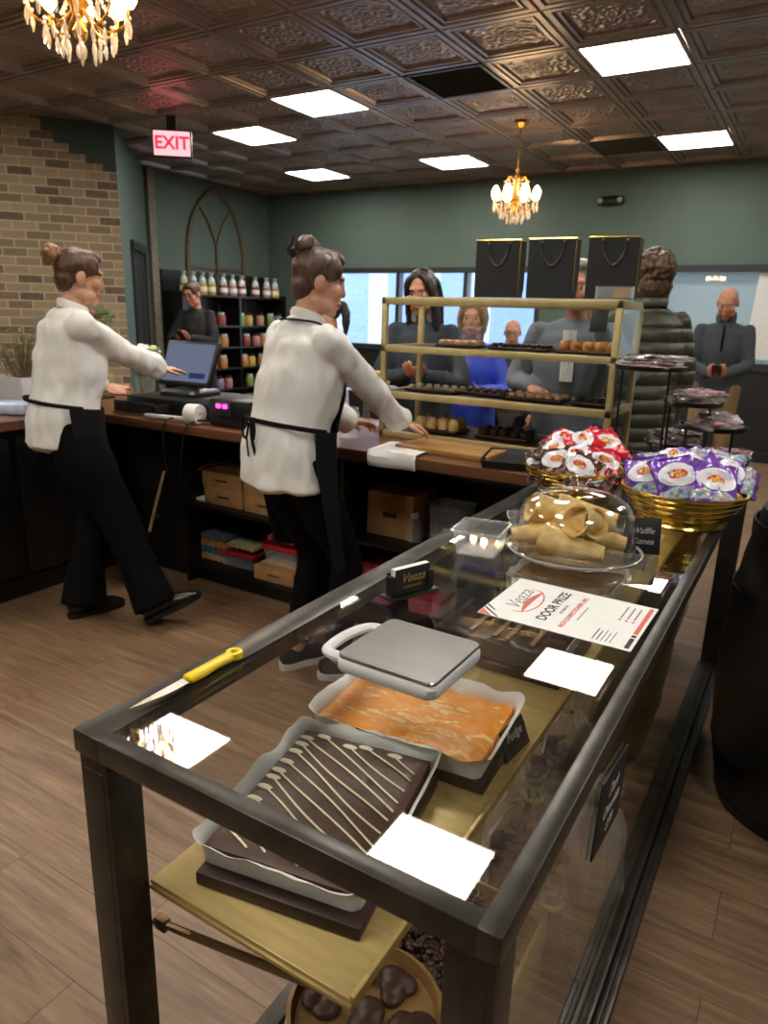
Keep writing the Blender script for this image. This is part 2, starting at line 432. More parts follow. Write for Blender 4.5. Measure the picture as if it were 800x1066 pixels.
for k, (x, y) in enumerate(VENTS):
    t_ = thing('ceiling_vent', ['dark square ceiling vent between the two largest lights', 'dark square ceiling vent beside the far right light'][k], 'ceiling vent', (x, y, ZC), 0, 'dark ceiling vents')
    f = MB()
    for sx in (-1, 1): f.b2((sx*.28-.012, -.292, -.004), (sx*.28+.012, .292, .02)); f.b2((-.268, sx*.28-.012, -.004), (.268, sx*.28+.012, .02))
    f.build('frame', K['black'], t_, False)
    s_ = MB()
    for q in range(14): s_.box((0, -.25+q*.0385, .006), (.54, .03, .003), 0, M.Rotation(R(28), 4, 'X'))
    s_.b2((-.27, -.27, .02), (.27, .27, .026)); s_.build('louvre', K['vent'], t_, False)
# exit sign
t_ = thing('exit_sign', 'lit red and white exit sign hanging from the ceiling near the brick', 'exit sign', (-5.17, 4.86, 2.945))
t_.rotation_euler = (0, 0, R(38))
b = MB(); b.b2((-.17, -.02, -.225), (.17, .02, 0), .006); b.b2((-.04, -.015, 0), (.04, .015, .11)); b.build('housing', K['black'], t_)
MB().b2((-.155, -.023, -.21), (.155, -.02, -.015)).build('face', emit('exit_face', '#f0a0a4', .9), t_, False)
x = MB(); add_text(x, 'EXIT', .145, frame_to(V((1, 0, 0)), V((0, 0, 1)), V((0, -1, 0)), (0, -.0245, -.112)), bold=.004); x.build('lettering', emit('exit_letters', '#ff1830', 1.6), t_, False)
# emergency light on the far wall
t_ = thing('emergency_light', 'small dark oval twin-head emergency light on the far green wall', 'emergency light', (-2.31, YF, 2.74))
b = MB(); b.limb([(-.13, -.03, 0), (0, -.035, 0), (.13, -.03, 0)], [(.03, .045), (.035, .055), (.03, .045)], side=(0, 1, 0)); b.build('housing', K['black'], t_)
for s in (-1, 1): MB().ell((s*.11, -.07, .0), (.032, .02, .032)).build('lamp_head', mat('lamp_lens', '#8f938f', .2), t_)
# chandeliers
K['crystal'] = film('crystal', '#fff2e0', .5, .05)
K['cgold'] = mat('chandelier_gilt', '#d8a044', .25, .8, .05)
def chandelier(x, y, zb, label, sc=1.0):
    t_ = thing('chandelier', label, 'chandelier', (x, y, zb), 0, 'crystal chandeliers')
    top = (ZC-zb)
    b = MB(); b.tube([(0, 0, .42*sc), (0, 0, top)], .006, 8); b.lathe([(0, top-.04), (.03, top-.035), (.06, top-.006), (.06, top)], n=20)
    b.build('chain', K['cgold'], t_)
    b = MB(); b.lathe([(0, .06), (.02, .065), (.03, .09), (.014, .12), (.022, .16), (.045, .19), (.03, .22), (.014, .27), (.03, .33), (.012, .38), (.012, .43), (0, .44)], n=18)
    b.v = [v*sc for v in b.v]
    for q in range(8):
        a = q*pi/4; c, s = cos(a), sin(a)
        b.tube([(c*.02*sc, s*.02*sc, .17*sc), (c*.09*sc, s*.09*sc, .10*sc), (c*.17*sc, s*.17*sc, .13*sc), (c*.19*sc, s*.19*sc, .19*sc)], .0055*sc, 6)
        b.tube([(c*.015*sc, s*.015*sc, .33*sc), (c*.07*sc, s*.07*sc, .37*sc), (c*.10*sc, s*.10*sc, .33*sc)], .004*sc, 6)
    b.build('arms', K['cgold'], t_)
    for q in range(8):
        a = q*pi/4; c, s = cos(a)*.19*sc, sin(a)*.19*sc
        MB().lathe([(0, .19*sc), (.018*sc, .195*sc), (.034*sc, .22*sc), (.032*sc, .25*sc), (.014*sc, .28*sc), (0, .292*sc)], (c, s, 0), 12).build('bulb', K['bulb'], t_)
    dp0 = None; st0 = None
    for q in range(16):
        a = q*pi/8+.1
        for rr, z in ((.19, .10), (.13, .04), (.07, .0)):
            if rr < .1 and q % 2: continue
            p = V((cos(a)*rr*sc, sin(a)*rr*sc, z*sc))
            if dp0 is None:
                d_ = MB(); d_.limb([(0, 0, .05*sc), (0, 0, .02*sc), (0, 0, -.01*sc)], [.003*sc, .010*sc, .004*sc], n=6, sub=2); d_.ell((0, 0, .064*sc), (.008*sc,)*3, nu=6, nv=5)
                dp0 = d_.build('crystal_drop', K['crystal'], t_, False); o = dp0
            else: o = dup(dp0, parent=t_)
            o.location = p
        if st0 is None:
            d_ = MB()
            for w in range(9): u = w/8; d_.ell(((.1+.085*u*u)*sc, 0, (.33-.13*u-.03*sin(u*pi))*sc), (.0085*sc,)*3, nu=7, nv=5)
            st0 = d_.build('crystal_strand', K['crystal'], t_, False); o = st0
        else: o = dup(st0, parent=t_)
        o.rotation_euler = (0, 0, a)
    MB().ell((0, 0, .02*sc), (.022*sc, .022*sc, .03*sc), nu=10, nv=8).build('crystal_ball', K['crystal'], t_)
chandelier(-2.525, 6.325, 2.26, 'lit crystal chandelier hanging over the far customers, before the green wall', 1.0)
chandelier(-2.60, 2.01, 2.36, 'large crystal chandelier with clear drops close by at the top left', .95)
chandelier(-2.525, -2.2, 2.26, 'lit crystal chandelier over the near end of the room', 1.0)
# arched frame on the left wall
t_ = thing('arched_wall_decor', 'large pointed-arch wooden window frame hung on the dark green wall', 'wall decor', (XL+.02, 7.55, 1.35))
def arch(w, h0, h1, n=14, e=1.25):
    p = [V((0, -w, 0)), V((0, -w, h0))]
    for k in range(1, n): a = k/n*pi/2; p.append(V((0, -w*cos(a)**e if k < n else 0, h0+(h1-h0)*sin(a))))
    p.append(V((0, 0, h1)))
    return p+[V((0, -q.y, q.z)) for q in p[:-1][::-1]]
K['archw'] = wood('weathered_wood', '#4c3a2c', '#6e5843', .6)
b = MB(); pp = arch(.53, .75, 1.62); b.limb(pp, [(.022, .03)]*len(pp), side=(1, 0, 0), n=8, sub=1, dome=0)
b.b2((-.02, -.53, -.03), (.02, .53, .03)); b.build('frame', K['archw'], t_)
b = MB(); b.b2((-.012, -.016, 0), (.012, .016, .95)); b.b2((-.012, -.52, .62), (.012, .52, .65))
for s in (-1, 1): b.tube([(0, 0, .9), (0, s*.05, 1.05), (0, s*.16, 1.25), (0, s*.3, 1.4)], .014, 6); 
b.build('muntins', K['archw'], t_)
# outside: covered walk with white posts, seen through the left window
K['outwhite'] = mat('white_painted_post', '#d5dfee', .6, 0, .02)
o = MB().b2((-30, YF+.25, -.3), (12, YF+30, -.1)).build('pavement', mat('pale_pavement', '#a9adb2', .9, 0, .05), None, False); tag(o, 'pale pavement outside beyond the far windows', 'pavement', kind='structure')
for k, x in enumerate((-9.6, -8.3, -7.3, -6.2, -5.2)):
    o = MB().b2((x-.13, YF+3.0, -.1), (x+.13, YF+3.26, 2.849), .01).build('porch_post', K['outwhite'], None, False)
    tag(o, ORD[k]+' white square porch post from the left, outside the left window', 'post', 'white porch posts outside')
o = MB().b2((-16, YF+2.9, 2.85), (-2, YF+3.4, 3.3)).build('porch_beam', K['outwhite'], None, False); tag(o, 'white horizontal beam over the porch posts outside the window', 'beam')
o = MB().b2((-14, YF+3.30, .75), (-3, YF+3.40, .85), .01)
for k in range(40): o.b2((-14+k*.28, YF+3.33, -.1), (-13.95+k*.28, YF+3.38, .78))
o = o.build('porch_railing', K['outwhite'], None, False); tag(o, 'white railing with balusters between the porch posts outside', 'railing')
o = MB().b2((-16, YF+9, -.1), (-2, YF+12, 3.2)).b2((-16.3, YF+8.7, 3.2), (-1.7, YF+12.3, 3.5)).build('neighbouring_building', mat('pale_siding', '#8fa6d6', .8, 0, .03), None, False); tag(o, 'pale blue building across the walk outside the left window', 'building')
# ------------------------------------------------------------------ glass display case
CX0, CX1, CY0, CY1, CZ = -.757, -.158, .49, 3.10, .92
t_ = thing('display_case', 'long black-framed glass display case in the foreground with brass shelves', 'display case', ((CX0+CX1)/2, CY0, 0))
case = t_
b = MB()
FH = .034
for x0, x1, y0, y1 in ((CX0, CX0+.052, CY0, CY1), (CX1-.026, CX1, CY0, CY1)): b.b2((x0, y0, CZ-FH), (x1, y1, CZ), .003)
for y0, y1 in ((CY0, CY0+.024), (CY1-.026, CY1)): b.b2((CX0+.050, y0, CZ-FH), (CX1-.024, y1, CZ-.0004), .002)
b.build('top_frame', K['casemetal'], t_, world=True)
LG = .054
for x0, y0 in ((CX0+.004, CY0+.004), (CX1-LG-.004, CY0+.004), (CX0+.004, CY1-LG-.004), (CX1-LG-.004, CY1-LG-.004)):
    b = MB(); b.b2((x0, y0, .0), (x0+LG, y0+LG, CZ-FH), .003); b.b2((x0+LG*.15, y0-.001, .02), (x0+LG*.85, y0+.003, CZ-FH-.02), .001)
    b.build('leg', K['casemetal'], t_, world=True)
b = MB()
b.b2((CX0+.006, CY0+.05, .045), (CX0+.046, CY1-.05, .085), .003); b.b2((CX1-.024, CY0+.05, .03), (CX1+.004, CY1-.05, .070), .006); b.b2((CX1-.046, CY0+.05, .045), (CX1-.024, CY1-.05, .095), .004); b.b2((CX1-.022, CY0+.05, .070), (CX1-.012, CY1-.05, .076), .002)
for y0 in (CY0+.006, CY1-.046): b.b2((CX0+.05, y0, .045), (CX1-.05, y0+.04, .085), .003)
b.build('bottom_frame', K['casemetal'], t_, world=True)
b = MB().b2((CX0+.03, CY0+.75, .09), (CX1-.048, CY1-.04, .105)); b.build('base_panel', wood('oak_base_panel', '#6f5a38', '#8a7148', .35), t_, world=True)
MB().b2((CX0+.050, CY0+.022, CZ-.007), (CX1-.024, CY1-.024, CZ-.0005)).build('glass_top', K['glass'], t_, False, world=True)
MB().b2((CX0+.03, CY1-.05, .106), (CX1-.05, CY1-.035, CZ-FH)).build('end_panel', K['black'], t_, False, world=True)
MB().b2((CX1-.046, CY0+.05, .094), (CX1-.041, CY1-.05, CZ-FH+.02)).build('side_glass', K['glassthin'], t_, False, world=True)
for k, (y0, y1, zz) in enumerate(((.552, 1.72, .66), (1.74, 3.0, .66))):
    b = MB(); b.b2((-.705, y0, zz-.02), (-.355, y1, zz), .003); b.b2((-.705, y0-.004, zz-.012), (-.355, y0+.006, zz-.006), .002); b.b2((-.359, y0, zz), (-.352, y1, zz+.006), .001)
    b.build('shelf', K['brass'], t_, world=True)
for y in (.565, 1.68, 2.9):
    b = MB(); b.tube([(-.715, y, .568), (-.69, y, .574), (-.48, y, .618), (-.40, y, .636)], .006, 8); b.b2((-.712, y-.006, .562), (-.690, y+.008, .582), .002)
    b.build('shelf_bracket', mat('bracket_brass', '#7d6443', .4, .6) if 'bracket_brass' not in bpy.data.materials else bpy.data.materials['bracket_brass'], t_, world=True)
# ---- slab of fudge helper
def rrect(w, h, r, n=6):
    p = []
    for sx, sy, a0 in ((1, 1, 0), (-1, 1, 90), (-1, -1, 180), (1, -1, 270)):
        for k in range(n+1):
            a = R(a0+90*k/n); p.append((sx*(w/2-r)+r*cos(a), sy*(h/2-r)+r*sin(a)))
    return p
def liner(w, h, z, wav, seed, flare=.012):
    "parchment box: bottom, wavy rising wall with folded corners"
    rnd = random.Random(seed); mb = MB()
    base = rrect(w, h, .016, 5); n = len(base); P = []
    per = []
    for i in range(n):  # subdivide
        a = V((*base[i], 0)); c = V((*base[(i+1) % n], 0)); m = max(1, int((c-a).length/.012))
        for k in range(m): per.append(a.lerp(c, k/m))
    N = len(per); rings = []
    for lev, (zz, fl) in enumerate(((0, 0), (.3*z, .002), (.65*z, .004), (1.0*z, flare*.6), (1.12*z, flare))):
        rg = []
        for i, q in enumerate(per):
            nrm = V((q.x/(w/2), q.y/(h/2), 0)); nrm = V((nrm.x**5, nrm.y**5, 0)); nrm = nrm.normalized() if nrm.length > 0 else V((1, 0, 0))
            a = NZ.noise(V((q.x*28, q.y*28, seed+lev*.3)))
            corner = max(0, min(abs(q.x)/(w/2), 1)*min(abs(q.y)/(h/2), 1)-.86)/.14
            up = zz+(a*wav*lev/4 if lev else 0)+(corner*.010*(lev/4))
            rg.append(q+nrm*(fl+a*.0035*(lev > 0)+corner*.006*(lev > 2)*a)+V((0, 0, up)))
        rings.append(rg)
    mb.rings(rings, cap=False); mb.add([V((q.x, q.y, 0)) for q in per], [list(range(N))])
    return mb
def slab_mesh(w, h, z, seed, amp=.002):
    mb = MB(); nx, ny = 26, 26; g = []
    for j in range(ny+1):
        for i in range(nx+1):
            x = (i/nx-.5)*w; y = (j/ny-.5)*h
            e = min(1, (min(i, nx-i, j, ny-j))/1.5)
            g.append((x, y, z-(1-e)*.006+amp*NZ.noise(V((x*30, y*30, seed)))))
    n = nx+1; fs = [[j*n+i, j*n+i+1, (j+1)*n+i+1, (j+1)*n+i] for j in range(ny) for i in range(nx)]
    k = len(g); edge = [i for i in range(n)]+[j*n+nx for j in range(1, ny+1)]+[ny*n+i for i in range(nx-1, -1, -1)]+[j*n for j in range(ny-1, 0, -1)]
    g += [(g[i][0], g[i][1], 0) for i in edge]; m = len(edge)
    fs += [[edge[i], k+i, k+(i+1) % m, edge[(i+1) % m]] for i in range(m)]; fs.append([k+i for i in range(m)])
    return mb.add(g, fs)
ZS = .66
# chocolate slab, cream drizzle
bd = MB().box((0, 0, .011), (.255, .345, .022), .004).build('serving_board', K['board'], None)
bd.location = (-.547, .772, ZS); bd.rotation_euler = (0, 0, R(10)); tag(bd, 'dark wooden board under the drizzled chocolate fudge slab', 'serving board')
t_ = thing('fudge_slab', 'chocolate fudge slab with cream drizzle in white parchment, nearest on the brass shelf', 'fudge', (-.556, .782, ZS+.0225), R(10))
slab_mesh(.240, .318, .032, 3).build('fudge', K['choc'], t_)
liner(.248, .326, .036, .012, 11, .016).build('parchment', K['parch'], t_, angle=80)
b = MB()
rnd = random.Random(4)
for k in range(15):   # one slanting zigzag of icing
    o = -.185+k*.0255
    x0 = max(-.115, o-.06); p = []
    for q in range(9):
        u = q/8; x = -.110+u*.218; y = o+(.5-u)*.13+.004*sin(u*5+k*1.7)
        if abs(y) < .150: p.append((x, y, .0335+.0007*sin(k*3+q)))
    if len(p) > 1: b.limb(p, [(.0019, .0013)]*len(p), side=(0, 1, 0), n=6, sub=2, dome=.4)
    if k > 1 and len(p) > 1: b.ell((p[0][0]+.008, p[0][1]-.004, .0335), (.014, .006, .0022), nu=12, nv=6)
b.build('icing_drizzle', K['cream'], t_)
# orange slab
bd = MB().box((0, 0, .011), (.345, .235, .022), .004).build('serving_board', K['board'], None)
bd.location = (-.553, 1.092, ZS); bd.rotation_euler = (0, 0, R(3)); tag(bd, 'dark wooden board under the orange fudge slab', 'serving board')
t_ = thing('fudge_slab', 'orange and cream swirled fudge slab in parchment below the kitchen scale', 'fudge', (-.560, 1.085, ZS+.0225), R(5))
t = NT('orange_swirl'); tc = t.n('TexCoord'); mp = t.n('Mapping', i_Vector=(tc, 3), i_Scale=(1, 2.2, 1), i_Rotation=(0, 0, .7))
nz = t.n('TexNoise', i_Vector=mp, i_Scale=22.0, i_Detail=2.0, i_Distortion=1.6)
K['orange'] = t.surf(t.bsdf(t.ramp(nz, (.44, lin('#ee9434')), (.56, lin('#f1a345')), (.66, lin('#f8d5a0'))), .35, 0, nz, .2, .003))
slab_mesh(.322, .214, .034, 9, .0025).build('fudge', K['orange'], t_)
liner(.330, .222, .040, .009, 23, .018).build('parchment', K['parch'], t_, angle=80)
# third slab, wrapped, beyond
bd = MB().box((0, 0, .011), (.34, .26, .022), .004).build('serving_board', K['board'], None)
bd.location = (-.548, 1.535, ZS); tag(bd, 'dark wooden board under the wrapped chocolate slab, furthest back', 'serving board')
t_ = thing('fudge_slab', 'dark chocolate slab in clear wrap on a board beneath the paper flyer', 'fudge', (-.55, 1.54, ZS+.0225))
slab_mesh(.30, .22, .045, 5, .004).build('fudge', K['darkchoc'], t_)
liner(.306, .226, .056, .014, 31, .02).build('clear_wrap', K['cello'], t_, angle=80)
b = MB()
for x in (-.06, .0, .03, .09): b.b2((x-.006, -.1, .046), (x+.006, .1, .052), .002)
b.build('caramel_stripes', mat('caramel_stripe', '#8a6a48', .4), t_)
for k, (x, y, l) in enumerate(((-.55, 2.0, 'chocolate bark slab on the brass shelf below the red candy bucket'), (-.53, 2.45, 'chocolate slab far back on the brass shelf below the tiered stand'))):
    t_ = thing('fudge_slab', l, 'fudge', (x, y, ZS+.001)); slab_mesh(.28, .24, .05, 40+k, .004).build('fudge', K['choc'], t_); liner(.286, .246, .052, .006, 50+k).build('parchment', K['parch'], t_, angle=80)
def script_card(name, label, w, h, loc, rx, rz, lines, easel=True, cat='sign', txt='whitetxt'):
    t_ = thing(name, label, cat, loc, rz)
    m = M.Rotation(rx, 4, 'X')
    b = MB(); b.X = m; b.b2((-w/2, -.0015, 0), (w/2, .0015, h), .0006)
    b.build('card', K['card'], t_)
    if easel:
        b = MB(); ey = h*.75*sin(-rx)+.002; ez = h*.75*cos(rx); b.add([(-.012, ey, ez), (.012, ey, ez), (.012, h*.45, .001), (-.012, h*.45, .001), (-.012, ey+.002, ez), (.012, ey+.002, ez), (.012, h*.45+.002, .001), (-.012, h*.45+.002, .001)], [[0, 1, 2, 3], [7, 6, 5, 4], [0, 4, 5, 1], [2, 6, 7, 3]])
        b.build('easel', K['card'], t_)
    b = MB()
    for s, sz, z, sh in lines: add_text(b, s, sz, m @ frame_to(V((1, 0, 0)), V((0, 0, 1)), V((0, -1, 0)), (0, -.0022, z)), shear=sh, extrude=.0002)
    b.build('lettering', K[txt], t_, False)
    return t_
script_card('price_card', 'small black price card leaning beside the orange fudge slab', .088, .056, (-.366, 1.13, ZS+.008), R(-24), R(84), [('Fudge', .024, .036, .3)])
# ---- lower deck
BZ = .105
t_ = thing('candy_tray', 'gold-edged square tray filled with small dark candies, low in the case', 'tray', (-.44, 1.06, BZ))
K['legb'] = K['brass']
b = MB()
for s in (-1, 1): b.b2((s*.14-.004, -.14, 0), (s*.14+.004, .14, .17), .002); b.b2((-.14, s*.14-.004, 0), (.14, s*.14+.004, .17), .002)
b.b2((-.14, -.14, 0), (.14, .14, .006)); b.build('tray', K['brass'], t_)
# tray contents, nobody could count them
mb = MB(); rnd = random.Random(2)
mb.b2((-.575, .925, BZ+.01), (-.305, 1.195, BZ+.148))
for q in range(620):
    mb.ell((-.44+rnd.uniform(-.128, .128), 1.06+rnd.uniform(-.128, .128), BZ+.152+rnd.uniform(0, .012)), (rnd.uniform(.006, .009), rnd.uniform(.005, .007), .005), (V((cos(q), sin(q), 0)), V((-sin(q), cos(q), 0)), V((0, 0, 1))), nu=7, nv=5)
o = mb.build('chocolate_beans', K['choc'], None); tag(o, 'chocolate coated beans filling the low gold-edged tray', 'candy', kind='stuff')
t_ = thing('round_crate', 'round pale wooden tub holding chocolate clusters, lowest at the front', 'tub', (-.49, .805, .0))
b = MB().lathe([(0, .005), (.118, .005), (.125, .0), (.136, .30), (.128, .303), (.122, .280), (0, .275)], n=40); b.build('tub', K['cone'] if False else wood('pale_tub_wood', '#8d6a3e', '#b38d57', .5), t_)
b = MB()
for z in (.05, .24): MB().lathe([(.126+z*.02, z), (.134+z*.02, z), (.135+z*.02, z+.02), (.127+z*.02, z+.02)], n=40).build('hoop', K['brass'], t_)
rnd = random.Random(5)
spots = [(0, 0)]+[(.080*cos(a*pi/3+.3), .078*sin(a*pi/3+.3)) for a in range(6)]
nm = ['in the middle', 'right of the middle', 'at the back right', 'at the back left', 'left of the middle', 'at the front left', 'at the front right']
for k, (x, y) in enumerate(spots):
    b = MB()
    for q in range(5): b.ell((rnd.uniform(-.016, .016), rnd.uniform(-.016, .016), .006+rnd.uniform(0, .008)), (rnd.uniform(.022, .03), rnd.uniform(.022, .028), .013), nu=12, nv=8)
    me = fuse(b, .0028, 2); o = put(me, 'chocolate_cluster', K['choc'], None); o.location = (-.49+x, .805+y, .278)
    tag(o, 'dark chocolate cluster '+nm[k]+' of the round wooden tub', 'chocolate', 'chocolate clusters in the tub')
def lump_bag(name, label, c, d, seed, chunks, m='cello', cat='bag'):
    t_ = thing(name, label, cat, c); rnd = random.Random(seed); b = MB()
    rs = []
    for k, (z, s) in enumerate(((0, .86), (.12, 1), (.35, 1.04), (.6, .95), (.76, .62), (.84, .24), (.92, .34), (1.0, .55))):
        rg = []
        for i in range(40):
            a = 2*pi*i/40; p = V((cos(a)*d[0]/2*s, sin(a)*d[1]/2*s, z*d[2])); nn = NZ.noise(V((cos(a)*2.2, sin(a)*2.2, z*4+seed)))
            fr = .012*sin(i*2.1+seed)*(1 if z > .7 else .25)
            rg.append(p*1.0+V((cos(a), sin(a), 0))*(nn*.02+fr)+V((0, 0, nn*.012*(z > .2))))
        rs.append(rg)
    b.rings(rs, cap=False); b.add(rs[0], [list(range(40))]); b.build('bag', K[m], t_, angle=25)
    if chunks:
        b = MB()
        for q in range(chunks):
            a = rnd.uniform(0, 6.28); r = sqrt(rnd.random())*.40
            b.box((cos(a)*r*d[0], sin(a)*r*d[1], rnd.uniform(.03, .52)*d[2]+.012), [rnd.uniform(.02, .045), rnd.uniform(.018, .03), rnd.uniform(.008, .016)], .003, M.Rotation(rnd.uniform(0, 3), 4, 'Z') @ M.Rotation(rnd.uniform(-.8, .8), 4, 'X'), 1)
        o = b.build('chocolate_pieces', K['choc'], t_); o['kind'] = 'stuff'
    b = MB().lathe([(.018, d[2]*.82), (.026, d[2]*.83), (.026, d[2]*.85), (.018, d[2]*.86)], n=16); b.build('tie', K['goldpaint'], t_)
    return t_
lump_bag('candy_bag', 'clear cellophane bag of broken chocolate standing behind the gold-edged tray', (-.40, 1.36, BZ), (.20, .18, .36), 3, 130)
lump_bag('candy_bag', 'white tissue-wrapped bag beside the glass side of the case', (-.275, 1.50, BZ), (.13, .16, .30), 8, 0, 'parch')
lump_bag('candy_bag', 'clear cellophane bag of chocolate further back in the case bottom', (-.44, 1.75, BZ), (.22, .2, .36), 5, 90)
lump_bag('candy_bag', 'small crumpled clear bag low near the front of the case', (-.30, 1.235, BZ), (.13, .10, .2), 12, 18)
for k, (x, y, a, l) in enumerate(((-.27, 1.70, 20, 'second'), (-.265, 1.88, -10, 'third'), (-.26, 2.06, 25, 'fourth'))):
    o = MB().box((0, 0, .006), (.07, .13, .012), .003).build('chocolate_bar', mat('brown_wrapper', '#4a2f22', .45) if k == 0 else bpy.data.materials['brown_wrapper'], None); o.location = (x, y, BZ); o.rotation_euler = (0, 0, R(a))
    tag(o, ['brown-wrapped chocolate bar nearest on the case floor', 'brown-wrapped chocolate bar, middle one on the case floor', 'brown-wrapped chocolate bar furthest back on the case floor'][k], 'chocolate bar', 'chocolate bars on the case floor')
# black card on the inside of the glass side
t_ = thing('price_sign', 'black price sign with white chalk writing stuck inside the glass side', 'sign', (CX1-.037, 1.13, .56))
t_.rotation_euler = (R(-9), 0, 0)
MB().b2((-.002, -.098, 0), (.002, .098, .14), .001).build('card', K['card'], t_)
b = MB()
for sx, ax in ((.0024, V((0, 1, 0))),): 
    for s, sz, z in (('Dark', .036, .10), ('Chocolate', .030, .065), ('3.99', .030, .03)): add_text(b, s, sz, frame_to(ax, V((0, 0, 1)), V((1, 0, 0)), (sx, 0, z)), shear=.25, extrude=.0002)
b.build('lettering', K['whitetxt'], t_, False)
# ------------------------------------------------------------------ on the glass top
# kitchen scale
t_ = thing('kitchen_scale', 'square kitchen scale with steel plate and white body on the glass', 'scale', (-.478, .893, CZ), R(-1))
b = MB(); rs = [[V((x, y, z)) for x, y in rrect(w, w*.97, .018)] for w, z in ((.165, .002), (.172, .0), (.176, .004), (.176, .016), (.170, .020), (.160, .021))]; b.rings(rs); b.build('body', K['white'], t_)
b = MB(); rs = [[V((x, y, z)) for x, y in rrect(w, w*.96, .014)] for w, z in ((.166, .021), (.170, .0215), (.171, .0255), (.169, .027))]; b.rings(rs); b.build('weighing_plate', K['steel'], t_)
b = MB(); b.limb([(-.082, .060, .012), (-.112, .052, .012), (-.126, .01, .012), (-.124, -.045, .012), (-.110, -.062, .012), (-.082, -.064, .012)], [(.008, .010)]*6, side=(0, 0, 1), n=10); b.build('handle', K['white'], t_)
for x in (-.06, .06):
    for y in (-.06, .06): MB().lathe([(.012, .006), (.012, 0), (0, 0)], (x, y, 0), 12).build('foot', K['black'], t_)
# knife
t_ = thing('paring_knife', 'paring knife with bright yellow handle lying on the case frame', 'knife', (-.716, .655, CZ+.001), R(0))
hp = [(-.0005, 0), (.012, .004), (.013, .03), (.010, .06), (.012, .085), (.010, .1), (0, .104), (-.010, .1), (-.011, .085), (-.009, .055), (-.011, .028), (-.010, .004)]
b = MB(); b.limb([(0, 0, .008), (.001, .02, .008), (.0, .05, .008), (.001, .078, .008), (.001, .086, .008)], [(.011, .0075), (.0115, .0078), (.010, .0072), (.0105, .0075), (.009, .007)], side=(1, 0, 0), n=16)
b.rings([[V((.001+rr*cos(a), .095+rr*sin(a), .008+zz)) for a in [2*pi*i/24 for i in range(24)]] for rr, zz in ((.013, -.005), (.0135, 0), (.013, .005), (.006, .005), (.005, 0), (.006, -.005))], cap=False, closed=True)
b.build('handle', K['yellow'], t_)
bl = [(.009, .004), (.010, -.02), (.008, -.05), (.001, -.085), (-.0045, -.103), (-.006, -.085), (-.007, -.04), (-.007, .004)]
b = MB().prism(bl, .0072, .0088); b.build('blade', K['blade'], t_, False)
# flyer
fl = thing('flyer', 'white door prize flyer with red print lying flat on the glass', 'flyer', (-.331, 1.245, CZ+.0006), R(90-1))
PW, PH = .216, .279   # local x along the text, local y towards the page top
MB().b2((-PW/2, -PH/2, 0), (PW/2, PH/2, .0006)).build('sheet', K['paper'], fl, False)
Z = lambda x, y, z=.0009: M.Translation(V((x, y, z)))
bk, rd, gy = MB(), MB(), MB()
add_text(bk, 'DOOR PRIZE', .027, Z(0.006, .030), extrude=.00005, bold=.0006)
add_text(rd, 'RICH CONFECTIONERY, INC.', .0125, Z(0, -.010), extrude=.00005, bold=.0004)
add_text(bk, 'PROVIDED BY', .0075, Z(0, .009), extrude=.00005)
add_text(gy, 'Veaza', .044, Z(0.0, .098) @ M.Rotation(R(4), 4, 'Z'), extrude=.00005, shear=.4)
sw = [(-.058+.116*u, .073+.012*sin(u*pi)-.0) for u in [i/12 for i in range(13)]]; sw += [(x, y-.011*sin((x+.058)/.116*pi)-.002) for x, y in sw[::-1]]
rd.prism([(x, y) for x, y in sw], .0007, .0009)
add_text(gy, 'CHOCOLATES', .009, Z(0, .0765, .0011), extrude=.00005)
rd.limb([(.062*cos(a), .085+.030*sin(a)+.15*.062*cos(a)*.3, .0009) for a in [pi*.95+i*pi*1.15/20 for i in range(21)]], [(.0016, .0002)]*21, side=(0, 1, 0), n=6, sub=1, dome=0)
rd.prism([(-.107, .138), (-.107, .112), (-.083, .138)], .0007, .0009)
bk.prism([(-.078, .138), (-.105, .104), (-.105, .099), (-.072, .138)], .0007, .0009); bk.prism([(-.064, .138), (-.080, .118), (-.080, .114), (-.058, .138)], .0007, .0009)
for k, (x, y, w) in enumerate(((0, -.026, .07), (0, -.088, .0))):
    if w: gy.prism([(x-w/2, y-.0012), (x+w/2, y-.0012), (x+w/2, y+.0012), (x-w/2, y+.0012)], .0007, .0009)
for y in (-.090, -.102, -.114):
    rd.lathe([(0, .0007), (.0035, .0007), (.0035, .0009), (0, .0009)], (.015, y, 0), 10)
    gy.b2((.024, y-.0016, .0007), (.085, y+.0016, .0009))
for k in range(5): (bk if k < 2 else gy).b2((-.095, -.072-k*.0075, .0007), (-.045-(k % 2)*.008, -.070-k*.0075, .0009))
rd.b2((-.035, -.134, .0007), (.1, -.126, .0009)); bk.b2((-.1, -.134, .0007), (-.055, -.126, .0009)); bk.b2((-.05, -.134, .0007), (-.04, -.126, .0009))
bk.build('black_print', K['ink'], fl, False); rd.build('red_print', K['redink'], fl, False); gy.build('grey_print', K['greyink'], fl, False)
